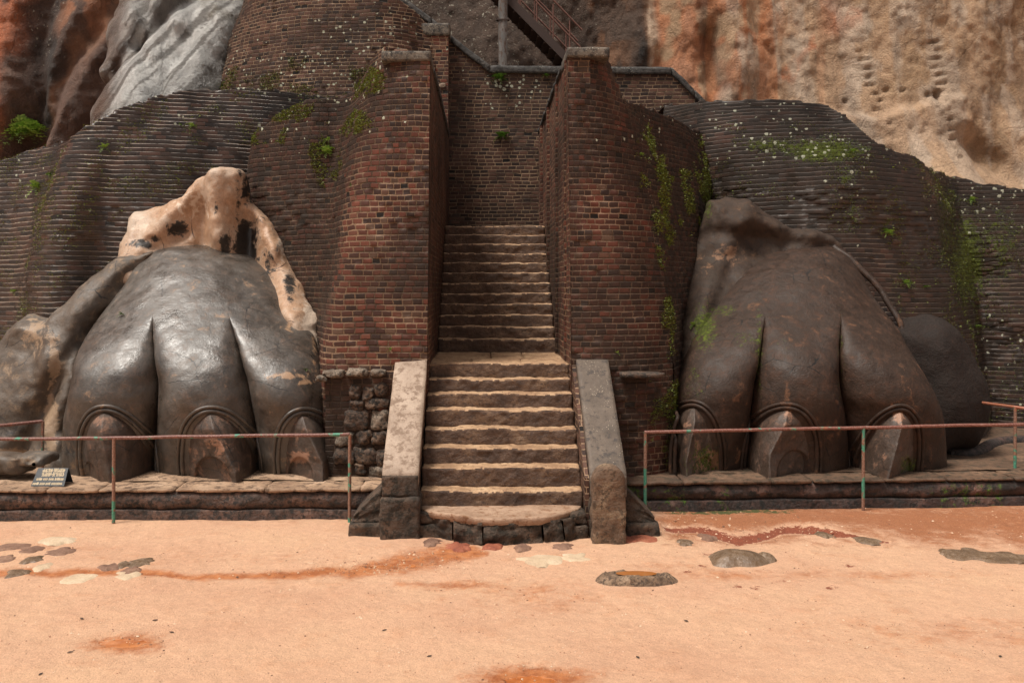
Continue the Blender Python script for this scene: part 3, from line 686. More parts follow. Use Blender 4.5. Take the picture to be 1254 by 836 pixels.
# ------------------------------------------------------------------ brick masses
def leg_wall(name, label, stations, mat, dY=0, **k):
    stations = [[(a, b, c+dY) for a, b, c in q] for q in stations]
    r = root(name); mass('brick_face', stations, mat, r, wav=.12, **k); tag(r, label, 'brick wall', 'ruined brick legs of the lion'); return r
RL = leg_wall('brick_leg_wall', 'long curved dark brick wall rising behind the pale-topped left paw', [
    [(600, -260, 17.5), (440, -260, 17.8), (225, -260, 18.8)],
    [(600, -80, 16.2), (400, -80, 16.5), (212, -70, 17.5)],
    [(600, -10, 15.5), (440, 0, 15.7), (300, 22, 16.3), (230, 38, 16.7), (182, 50, 17.4)],
    [(600, 40, 14.5), (430, 45, 14.5), (300, 68, 14.95), (230, 78, 15.3), (165, 90, 16.2)],
    [(600, 110, 14.5), (430, 110, 14.75), (300, 130, 15.35), (230, 140, 15.6), (128, 165, 16.7)],
    [(600, 200, 14.6), (430, 210, 15.0), (300, 220, 15.6), (220, 225, 15.9), (111, 238, 17.3)],
    [(600, 300, 15.2), (430, 300, 15.4), (300, 300, 16.), (220, 310, 16.4), (110, 325, 17.8)],
    [(600, 420, 16.), (430, 420, 16.4), (300, 420, 17), (220, 420, 17.3), (122, 420, 18.7)]], M['brick_wet'], dY=.3, cap=2.5)
leg_wall('brick_leg_wall', 'high set-back brick wall under the staircase, upper left, spotted with lichen', [
    [(150, 255, 24), (60, 295, 24.5), (-60, 325, 25)],
    [(150, 252, 21.3), (60, 283, 21.6), (0, 303, 21.8), (-60, 312, 22.2)],
    [(150, 320, 20.2), (50, 340, 20.5), (0, 345, 20.7), (-60, 350, 21.2)],
    [(150, 420, 19.8), (50, 425, 20.1), (0, 425, 20.3), (-60, 425, 20.6)],
    [(150, 478, 20), (50, 478, 20.2), (0, 478, 20.4), (-6, 478, 20.5)],
    [(150, 530, 20.6), (50, 530, 20.8), (38, 530, 20.9)]], M['brick_brown'], zb=4.5, cap=2)
leg_wall('brick_leg_wall', 'broad black mossy brick wall rising behind the brown right paw', [
    [(600, 800, 17), (440, 800, 17.2), (300, 805, 17.5), (200, 808, 17.8), (128, 812, 19)],
    [(600, 880, 15.8), (440, 880, 16), (300, 890, 16.3), (200, 890, 16.6), (160, 888, 17), (124, 886, 18)],
    [(600, 960, 15.2), (440, 960, 15.4), (300, 960, 15.7), (200, 965, 16.0), (165, 970, 16.5), (124, 970, 17.9)],
    [(600, 1040, 14.8), (440, 1040, 15), (300, 1030, 15.4), (200, 1025, 15.7), (168, 1020, 16.3), (136, 1026, 17.6)],
    [(600, 1120, 14.9), (440, 1115, 15.1), (300, 1095, 15.5), (200, 1080, 15.8), (172, 1070, 16.4)],
    [(600, 1180, 15.1), (440, 1170, 15.3), (300, 1142, 15.8), (215, 1120, 16.1), (188, 1110, 16.6)],
    [(600, 1206, 15.7), (470, 1202, 15.8), (350, 1178, 16.1), (260, 1150, 16.4), (204, 1133, 17.0)],
    [(600, 1210, 17.0), (470, 1206, 17.2), (350, 1188, 17.5), (260, 1165, 17.7), (215, 1152, 18.0)],
    [(600, 1260, 16.8), (470, 1255, 17.0), (350, 1245, 17.2), (260, 1225, 17.5), (226, 1210, 18.)],
    [(600, 1420, 16.6), (470, 1420, 16.8), (350, 1420, 17.0), (270, 1400, 17.4)]], M['brick_dark'], dY=.55, cap=2.5)

XL, XR = -.79, 1.22     # inner faces of the stair walls
TL = root('brick_stair_tower')
def ridge(V, tab):
    px, py = proj(V); return px-np.interp(py, tab[0], tab[1])
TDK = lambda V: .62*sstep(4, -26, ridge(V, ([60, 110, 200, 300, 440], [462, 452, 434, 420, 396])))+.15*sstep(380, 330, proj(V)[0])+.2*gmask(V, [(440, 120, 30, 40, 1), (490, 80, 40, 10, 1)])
mass('brick_face', [
    [(600, 340, 16.8), (300, 318, 17.6), (190, 345, 18.4), (150, 368, 18.9)],
    [(600, 345, 15.8), (440, 332, 15.9), (300, 314, 16.1), (215, 304, 16.3), (168, 312, 16.6)],
    [(600, 358, 15.2), (440, 348, 15.2), (300, 332, 15.5), (200, 325, 15.7), (142, 342, 16.1)],
    [(600, 378, 14.6), (440, 370, 14.7), (300, 368, 15.1), (200, 372, 15.3), (121, 385, 15.8)],
    [(600, 388, 14.0), (440, 386, 14.1), (300, 400, 14.75), (200, 412, 15.1), (112, 430, 15.7)],
    [(600, 400, 13.1), (440, 397, 13.2), (300, 424, 13.6), (200, 436, 13.85), (110, 452, 14.2), (62, 467, 14.5)],
    [(600, 432, 12.98), (440, 432, 13.05), (300, 455, 13.35), (200, 464, 13.5), (62, 478, 13.9)],
    [(600, 480, 12.96), (440, 480, 13.0), (300, 490, 13.3), (200, 495, 13.45), (62, 500, 13.75)],
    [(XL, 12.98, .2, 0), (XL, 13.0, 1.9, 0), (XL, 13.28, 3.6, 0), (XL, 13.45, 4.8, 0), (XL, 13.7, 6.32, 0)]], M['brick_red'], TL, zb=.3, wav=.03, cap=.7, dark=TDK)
def cw_top(z): return lambda x, y: z
brick_box('corridor_wall', XL-.33, XL-.003, 13.72, 21.0, .0, 6.3, M['brick_red'], TL)
# the wedge of wall between the battered face and the corridor wall
def wedge(name, x, sgn, mat, parent, fy):
    V = []; F = []; U = []
    zs = np.linspace(0, 6.3, 40)
    for z in zs:
        for j in range(5):
            y = fy(z)+(13.9-fy(z))*j/4; V.append((x, y, z)); U.append((y, z))
    F = quads(40, 5, flip=sgn < 0)
    V = np.array(V)
    return mesh_obj(name, V, F, mat, parent, uv=np.array(U), attrs={'moss': gmask(V, MOSS)}, smooth=False)
wedge('corridor_wall_end', XL+.004, -1, M['brick_red'], TL, lambda z: np.interp(z, [.2, 1.9, 3.6, 4.8, 6.32], [12.98, 13, 13.28, 13.45, 13.7])+.02)
tag(TL, 'tall red brick tower flanking the left side of the stairs', 'brick tower', 'brick towers beside the stairs')
rough_box('coping', -1.50, XL+.012, 13.66, 14.6, 6.28, 6.43, M['coping'], TL, res=.04, amp=.004, r=.012)
rough_box('coping', XL-.5, XL+.03, 14.62, 20.9, 6.29, 6.41, M['coping_dark'], TL, res=.12, amp=.02, r=.03)

TR = root('brick_stair_tower')
mass('brick_face', [
    [(XR, 13.08, .2, 0), (XR, 13.1, 1.9, 0), (XR, 13.3, 3.6, 0), (XR, 13.48, 4.8, 0), (XR, 13.72, 6.38, 0)],
    [(600, 742, 13.0), (440, 740, 13.05), (300, 728, 13.35), (200, 722, 13.5), (60, 715, 13.8)],
    [(600, 785, 13.05), (440, 785, 13.15), (300, 772, 13.5), (200, 755, 13.7), (62, 733, 14.0)],
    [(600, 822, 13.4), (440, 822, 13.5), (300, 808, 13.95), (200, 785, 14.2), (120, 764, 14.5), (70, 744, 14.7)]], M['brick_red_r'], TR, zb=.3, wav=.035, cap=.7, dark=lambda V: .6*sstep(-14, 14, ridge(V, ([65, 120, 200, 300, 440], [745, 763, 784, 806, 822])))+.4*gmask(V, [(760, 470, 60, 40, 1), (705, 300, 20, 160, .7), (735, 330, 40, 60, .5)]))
mass('brick_face', [
    [(600, 822, 13.4), (440, 822, 13.5), (300, 808, 13.95), (200, 785, 14.2), (125, 764, 14.55), (120, 763, 14.6)],
    [(600, 830, 14.1), (440, 832, 14.2), (300, 832, 14.9), (200, 815, 15.3), (130, 790, 15.9)],
    [(600, 840, 15.3), (440, 842, 15.5), (300, 852, 15.9), (200, 848, 16.4), (148, 832, 17.0)],
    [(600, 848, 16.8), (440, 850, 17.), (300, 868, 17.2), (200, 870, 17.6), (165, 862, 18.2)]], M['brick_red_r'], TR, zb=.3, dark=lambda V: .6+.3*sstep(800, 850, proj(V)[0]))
brick_box('corridor_wall', XR+.003, XR+.33, 13.74, 21.0, .0, 6.38, M['brick_red'], TR)
wedge('corridor_wall_end', XR-.004, 1, M['brick_red'], TR, lambda z: np.interp(z, [.2, 1.9, 3.6, 4.8, 6.38], [13.08, 13.1, 13.3, 13.48, 13.72])+.02)
for y0, y1, d in ((13.95, 14.1, .03), (15.6, 15.8, .035), (17.6, 17.85, .045), (19.6, 19.9, .05)):
    brick_box('pilaster', XR-d, XR, y0, y1, 1.9, 6.36, M['brick_red'], TR)
rough_box('coping', XR-.012, 1.83, 13.68, 14.7, 6.34, 6.49, M['coping'], TR, res=.04, amp=.004, r=.012)
rough_box('coping', XR-.04, XR+.5, 14.72, 20.9, 6.37, 6.47, M['coping_dark'], TR, res=.12, amp=.02, r=.03)
tag(TR, 'tall dark-stained brick tower flanking the right side of the stairs', 'brick tower', 'brick towers beside the stairs')

# back wall with its cement coping
BW = root('back_wall')
YB = 21.2
tl = [(470, -12), (529, 31), (552, 52), (600, 89), (690, 90), (822, 91), (850, 118), (880, 150)]
tx = np.array([P(a, b, YB)[0] for a, b in tl]); tz = np.array([P(a, b, YB)[2] for a, b in tl])
brick_box('brick_panel', tx[0], tx[-1], YB, YB+.6, 3.4, tz.max(), M['brick_brown'], BW, top=lambda x, y: float(np.interp(x, tx, tz)), res=.12)
for i in range(len(tl)-1):
    x0, x1, z0, z1 = tx[i], tx[i+1], tz[i], tz[i+1]; sl_ = (z1-z0)/(x1-x0)
    rough_box('coping', x0+.004, x1-.004, YB-.06, YB+.62, 0, .17, M['coping_dark'], BW, res=.06, amp=.010, r=.010, warp=lambda q, x0=x0, z0=z0, sl_=sl_: q+np.c_[0*q[:, 0], 0*q[:, 0], z0-.02+(q[:, 0]-x0)*sl_])
tag(BW, 'brown brick wall closing the passage at the head of the stairs', 'brick wall')
PR = root('brick_pier')
x0, x1 = P(513, 0, 20.9)[0], P(549.5, 0, 20.9)[0]
brick_box('pier_shaft', x0, x1, 20.62, 21.1, 3.6, 8.5, M['brick_red'], PR)
rough_box('pier_cap', x0-.04, x1+.04, 20.58, 21.12, 8.5, 8.78, M['coping'], PR, amp=.01, r=.03)
rough_box('mortar_patch', x1-.22, x1-.05, 20.585, 20.63, 7.36, 7.46, M['slab_pale'], PR, amp=.02, r=.02, res=.03)
tag(PR, 'slim red brick pier with a cement cap left of the back wall', 'brick pier')

# ------------------------------------------------------------------ rubble foot of the left tower
rng2 = random.Random(4)
def stone_blob(name, px, py, Y, sx, sz, sy, mat, parent, seed=0):
    x, y, z = P(px, py, Y); hx, hz = sx*Y/FP/2, sz*Y/FP/2
    def f(X, Yv, Z):
        a, b, c_ = (X-x)/hx, (Yv-y)/sy, (Z-z)/hz
        return ((np.abs(a)**4.5+np.abs(b)**3+np.abs(c_)**4.5)**(1/4.)-1)*min(hx, hz)+.22*min(hx, hz)*fbm(X*5/max(hx*4, .3)+seed, Yv*3+seed, Z*5/max(hx*4, .3), 3)
    q = .35*min(hx, hz)+.05
    V, F = surface_nets(f, (x-hx-q, y-sy-q, z-hz-q), (x+hx+q, y+sy+q, z+hz+q), max(.014, min(hx, hz)/5))
    return mesh_obj(name, V, F, mat, parent)
RF = root('rubble_footing')
brick_box('core_wall', P(398, 0, 12.9)[0], -1.15, 12.93, 13.6, .0, 1.80, brick_mat('rough_brown_brick', BROWN, (.16, .10, .065), grime=.7, wB=.14, joint=.012, lichen=.2), RF, res=.05)
y_ = 470; i = 0
while y_ < 588:
    x_ = 478; hgt = rng2.choice([14, 18, 22, 26])
    while x_ > 416:
        wd = rng2.uniform(14, 34); big = rng2.random() < .3
        if rng2.random() < (.95 if x_ > 440 else .55): stone_blob('rubble_stone', x_-wd/2, y_+hgt/2+rng2.uniform(-2, 2), 12.95, wd*.97, hgt*.98, .075, M['rubble_pale'] if big else M['rubble'], RF, i*3.1)
        x_ -= wd; i += 1
    y_ += hgt
for i, (a, b, sx, sz) in enumerate([(408, 457, 27, 9), (438, 455, 26, 10), (464, 456, 22, 9), (395, 463, 14, 8)]):
    stone_blob('ledge_stone', a, b, 12.98, sx, sz, .16, M['rubble_pale'], RF, 40+i)
tag(RF, 'rough rubble and brick footing below the left tower beside the steps', 'rubble wall')
SL = stone_blob('ledge_slab', 786, 459, 12.98, 54, 8, .14, M['rubble'], None, 9); tag(SL, 'thin flat stone slab jutting from the right tower', 'stone slab')

# ------------------------------------------------------------------ staircase
ST = root('stone_staircase')
yf = [11.6+.27*i for i in range(8)]+[13.76]
zt = [.485, .715, .925, 1.125, 1.335, 1.525, 1.705, 1.897]
XC, HW = (XL+XR)/2, (XR-XL)/2
for i in range(8):
    zb_ = .25 if i == 0 else zt[i-1]-.03
    def wp(q, i=i):
        q = q.copy(); k = q[:, 2] > zt[i]-.06
        q[:, 1] += .014*fbm(q[:, 0]*1.7, i*3., 0, 3); q[:, 2] += k*.012*fbm(q[:, 0]*1.3, i*7.+2, 0, 3); return q
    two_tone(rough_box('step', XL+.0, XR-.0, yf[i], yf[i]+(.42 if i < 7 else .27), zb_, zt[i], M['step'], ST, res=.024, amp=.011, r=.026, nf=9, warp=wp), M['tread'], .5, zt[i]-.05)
# the landing: uneven flags
for (a, b, c_, d) in ((XL-.02, -.2, 13.77, 14.6), (-.19, .55, 13.77, 14.5), (.56, XR+.02, 13.77, 14.7), (XL-.02, .1, 14.62, 15.97), (.11, .62, 14.52, 15.97), (.63, XR+.02, 14.72, 15.97)):
    rough_box('landing_slab', a, b, c_, d, 1.6, 1.893+rng2.uniform(-.006, .004), M['tread'], ST, res=.06, amp=.010, r=.02, nf=6)
for i in range(12):
    y0 = 15.97+.262*i; z1 = 2.115+.191*i
    def wp(q, i=i, z1=z1):
        q = q.copy(); q[:, 1] += .01*fbm(q[:, 0]*1.7, i*5., 0, 3); q[:, 2] += (q[:, 2] > z1-.05)*.010*fbm(q[:, 0]*1.3, i*4.+2, 0, 3); return q
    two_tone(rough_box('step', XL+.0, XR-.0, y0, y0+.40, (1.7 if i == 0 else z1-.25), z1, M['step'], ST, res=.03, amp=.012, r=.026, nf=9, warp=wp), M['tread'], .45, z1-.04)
rough_box('top_landing', XL, XR, 19.2, 21.2, 3.9, 4.213, M['step'], ST, res=.15, amp=.01, r=.02)
tag(ST, 'worn brown stone staircase climbing between the two brick towers', 'staircase')
# half-round threshold slab in front of the first step
def moon():
    r = root('threshold_slab')
    nth, nr = 120, 14; V = []; F = []
    cx, cy, rx, ry, zt_ = .20, 11.62, .99, .62, .295
    for a in range(nth+1):
        t = math.pi+math.pi*a/nth
        for b in range(nr+1):
            q = b/nr; V.append((cx+rx*q*math.cos(t), cy+ry*q*math.sin(t), zt_))
        for (q, z) in ((1.005, zt_-.02), (1.0, zt_-.07), (.965, zt_-.085), (.96, zt_-.10)):
            V.append((cx+rx*q*math.cos(t), cy+ry*q*math.sin(t), z))
    n = nr+5; V = np.array(V); rr = np.hypot((V[:, 0]-cx)/rx, (V[:, 1]-cy)/ry)
    V[:, 2] += .012*fbm(V[:, 0]*3, V[:, 1]*3, 0, 4); d = .02*fbm(V[:, 0]*5, V[:, 1]*5, V[:, 2]*9, 3)*(rr > .9); V[:, 1] -= d
    F = quads(nth+1, n)
    mesh_obj('slab_top', V, F, M['step_light'], r)
    # broken plaster apron below: chunks following the curve
    cuts = [0, .12, .30, .43, .66, .76, .88, 1.]
    for i in range(7):
        t0, t1 = math.pi+math.pi*(cuts[i]+.004), math.pi+math.pi*(cuts[i+1]-.004)
        W_, H_ = 14, 8; V = []; lay = .985+(.02 if i in (3, 4, 5) else 0)
        for a in range(W_+1):
            t = t0+(t1-t0)*a/W_
            for b in range(H_+1):
                z = -.05+(zt_-.06+.05)*b/H_; q = lay+.05*(1-b/H_)*(i in (3, 4, 5))
                V.append((cx+rx*q*math.cos(t), cy+ry*q*math.sin(t), z))
            V.append((cx+rx*.85*math.cos(t), cy+ry*.85*math.sin(t), zt_-.07))
        V = np.array(V); dd = .06*fbm(V[:, 0]*4+i, V[:, 1]*4, V[:, 2]*9, 4)+.03*math.sin(i*2.3); V[:, 1] += dd
        mesh_obj('apron_block', V, quads(W_+1, H_+2), M['dark_stone'], r)
    for (a, b, c_, d) in ((-.80, -.50, 11.28, 11.62), (.92, 1.24, 11.25, 11.62)):
        rough_box('side_block', a, b, c_, d, -.05, .14, M['dark_stone'], r, amp=.02, r=.02, res=.03)
        rough_box('side_block', a+.01, b-.01, c_+.04, d, .145, .275, M['dark_stone'], r, amp=.02, r=.02, res=.03)
    tag(r, 'half-round threshold slab at the foot of the stairs', 'threshold slab'); return r
M['step_light'] = stone_mat('sandy_threshold', (.26, .155, .095), (.42, .27, .18), (.52, .36, .25), 2.5, 60, .8, .012, stain=(.20, .10, .05), stain_amt=.35)
moon()

# sloped parapets
def parapet(x0, x1, m, label, brick_side):
    r = root('stair_parapet')
    yb, ye, zb_, ze = 13.02, 11.32, 2.0, .75
    def wp(q):
        t = (13.02-q[:, 1])/(yb-ye); q = q.copy(); q[:, 2] = np.where(q[:, 2] > .9, q[:, 2]-2+(zb_-(zb_-ze)*t)*1.0, q[:, 2]); return q
    # slab: a long sloping block, thickness measured vertically
    n = 44; 
    def shape(q):
        q = q.copy(); t = (q[:, 1]-ye)/(yb-ye); q[:, 2] = q[:, 2]+ze+(zb_-ze)*np.clip(t, 0, 1); return q
    rough_box('sloping_slab', x0, x1, ye, yb, -.16, 0, m, r, res=.05, amp=.004, r=.012, nf=4, warp=shape)
    # wall below it
    brick_w = []
    V = []; U = []; W_ = 20
    ys = np.linspace(ye+.03, yb-.004, W_)
    tops = ze-.15+(zb_-ze)*(ys-ye)/(yb-ye)
    xa, xb = x0+.015, x1-.015; zlo = np.where(ys > 0, .25, 0)
    P_ = []
    for y, t in zip(ys, tops): P_ += [(xa, y, 0.), (xa, y, t), (xb, y, t), (xb, y, 0.)]; U += [(y, 0), (y, t), (y+.4, t), (y, 0)]
    F = []
    for i in range(W_-1):
        a = i*4; b = a+4
        F += [[a, a+1, b+1, b], [a+1, a+2, b+2, b+1], [a+2, a+3, b+3, b+2]]
    F += [[0, 3, 2, 1], [4*W_-4, 4*W_-3, 4*W_-2, 4*W_-1]]
    mesh_obj('side_wall', P_, F, M['brick_side'], r, uv=np.array(U), smooth=False)
    rough_box('slab_nose', x0+.002, x1-.002, ye-.03, ye+.16, .47, ze-.02, M['dark_stone'] if brick_side else m, r, res=.035, amp=.006, r=.015)
    tag(r, label, 'stair parapet', 'parapets beside the lower steps'); return r
M['brick_side'] = brick_mat('parapet_side_brick', BROWN, (.34, .22, .14), grime=.2, wB=.15, lichen=.1)
PL = parapet(-1.235, XL, M['slab_pale'], 'pale sloping stair parapet on the left of the lower steps', True)
rough_box('base_block', -1.25, XL+.02, 11.22, 11.75, -.06, .468, M['dark_stone'], PL, res=.035, amp=.014, r=.035)
PRR = parapet(1.275, 1.72, M['slab_grey'], 'dark grey sloping stair parapet on the right of the lower steps', False)
rough_box('base_block', 1.27, 1.70, 11.30, 11.75, -.06, .468, M['dark_stone'], PRR, res=.035, amp=.014, r=.03)
# side strip of brick between steps and right slab
brick_box('inner_curb', XR+.004, 1.273, 11.4, 13.04, -.02, 3, M['brick_side'], PRR, top=lambda x, y: .62+(y-11.32)*.735, res=.06)
# round-topped guard stone
def guard():
    xa, xb, y0, y1, zt_ = 1.275, 1.665, 11.02, 11.28, .885
    cx = (xa+xb)/2; hw = (xb-xa)/2
    def f(X, Y, Z):
        top = zt_-hw*1.0
        d2 = np.where(Z > top, np.hypot(X-cx, (Z-top)*1.0)-hw, np.abs(X-cx)-hw)
        dy = np.abs(Y-(y0+y1)/2)-(y1-y0)/2
        r = .03; a, b = d2+r, dy+r
        return np.minimum(np.maximum(a, b), 0)+np.hypot(np.maximum(a, 0), np.maximum(b, 0))-r+.012*fbm(X*7, Y*7, Z*7, 4)
    V, F = surface_nets(f, (xa-.1, y0-.1, -.08), (xb+.1, y1+.1, zt_+.1), .02)
    o = mesh_obj('guard_stone', V, F, M['post_stone']); tag(o, 'round-topped pitted guard stone at the foot of the right parapet', 'guard stone')
guard()
# buttresses against the outer sides
def buttress(sgn, xin, xout, label, mat):
    r = root('stone_buttress'); y0, y1 = 11.35, 12.1
    z_top = .50
    def sh(q):
        q = q.copy(); t = np.clip((q[:, 0]-xin)/(xout-xin), 0, 1); t = t if True else t
        top = .52-.42*t**.8
        q[:, 2] = np.where(q[:, 2] > .0, q[:, 2]/.52*top, q[:, 2]); return q
    rough_box('slope_stone', min(xin, xout+sgn*-.04), max(xin, xout-sgn*.04), y0+.1, y1, .13, .52, mat, r, res=.03, amp=.018, r=.02,
              warp=lambda q: np.c_[q[:, 0], q[:, 1], .12+(q[:, 2]-.12)*np.clip(1.1-np.clip((q[:, 0]-xin)/(xout-xin), 0, 1), .12, 1)])
    rough_box('base_block', min(xin, xout), max(xin, xout), y0, y1+.02, -.05, .125, mat, r, res=.03, amp=.012, r=.02)
    tag(r, label, 'stone buttress', 'buttress stones beside the steps')
buttress(-1, -1.252, -1.64, 'dark sloping buttress stone left of the steps', M['dark_stone'])
buttress(1, 1.705, 2.12, 'dark sloping buttress stone right of the guard stone', M['dark_stone'])

# ------------------------------------------------------------------ platforms
def platform(name, x0, x1, yL, yR, zt_, m, pav, depth, label, upper):
    # profile swept along a slightly oblique front line; round nosing above a plinth
    r = root(name)
    n = int((x1-x0)/.05); xs = np.linspace(x0, x1, n)
    yfront = yL+(yR-yL)*(xs-x0)/(x1-x0)+.02*fbm(xs*.6, 0, 0, 3)
    prof = []   # (dy, z) of the lower body, from the ground up
    prof += [(0, -.06), (0, .09), (.005, .105), (.05, .112)]
    zc, rr = .112+(zt_-.05-.112)/2, (zt_-.05-.112)/2
    for a in np.linspace(-90, 90, 12): prof.append((.07-.075*math.cos(math.radians(a)), zc+rr*math.sin(math.radians(a))))
    prof += [(.3, zt_-.05)]
    prof = np.array(prof); V = []
    for j, (dy, z) in enumerate(prof):
        V.append(np.c_[xs, yfront+dy, np.full(n, z)])
    V = np.concatenate(V); d = .016*fbm(V[:, 0]*4, V[:, 1]*4, V[:, 2]*7, 4); V[:, 1] += d; V[:, 2] += .5*d*(V[:, 2] > .1)
    o = mesh_obj('moulded_front', V, quads(len(prof), n), m, r, attrs={'moss': np.clip(.75*sstep(.2, .5, fbm(V[:, 0]*1.2, 1, 2, 3)), 0, 1)})
    # paving on top: slabs in two bands
    q = random.Random(5); x = x0; k = 0
    while x < x1-.1:
        wd = q.uniform(.55, 1.25); xe = min(x+wd, x1)
        ym = yL+(yR-yL)*((x+xe)/2-x0)/(x1-x0); sl_ = (yR-yL)/(x1-x0)
        rough_box('edge_slab', x+.006, xe-.006, ym-.012-.02*q.random(), ym+.5, zt_-.046, zt_+q.uniform(-.004, .006), pav, r, res=.05, amp=.012, r=.015, warp=lambda p, c=(x+xe)/2, s=sl_: p+np.c_[0*p[:, 0], (p[:, 0]-c)*s, 0*p[:, 0]])
        x = xe
    nx = int((x1-x0)/.12); ny = int(depth/.12)
    X, Y = np.meshgrid(np.linspace(x0, x1, nx), np.linspace(0, 1, ny), indexing='xy'); X, Y = X.ravel(), Y.ravel()
    yy = yL+(yR-yL)*(X-x0)/(x1-x0)+.50+Y*(depth-.5)
    V = np.c_[X, yy, zt_-.004+.02*fbm(X*.9, yy*.9, 0, 4)]
    mesh_obj('paved_top', V, quads(ny, nx), pav, r)
    tag(r, label, 'stone platform', 'platforms under the paws')
M['platform'] = stone_mat('platform_plaster', (.05, .032, .025), (.11, .062, .045), (.24, .13, .09), 3.2, 50, .7, .03, stain=(.025, .02, .017), stain_amt=.55, moss=True)
M['platform_r'] = stone_mat('dark_platform_plaster', (.03, .02, .017), (.06, .035, .028), (.22, .12, .09), 3.0, 50, .7, .025, stain=(.016, .014, .012), stain_amt=.5, moss=True)
platform('stone_platform', -12.0, -1.25, 12.02, 12.22, .385, M['platform'], M['paving'], 6, 'low platform with pale paving under the left paw', 1)
platform('stone_platform', 1.70, 14.0, 12.62, 13.30, .375, M['platform_r'], M['paving_dark'], 6, 'low dark platform with round nosing under the right paw', 0)

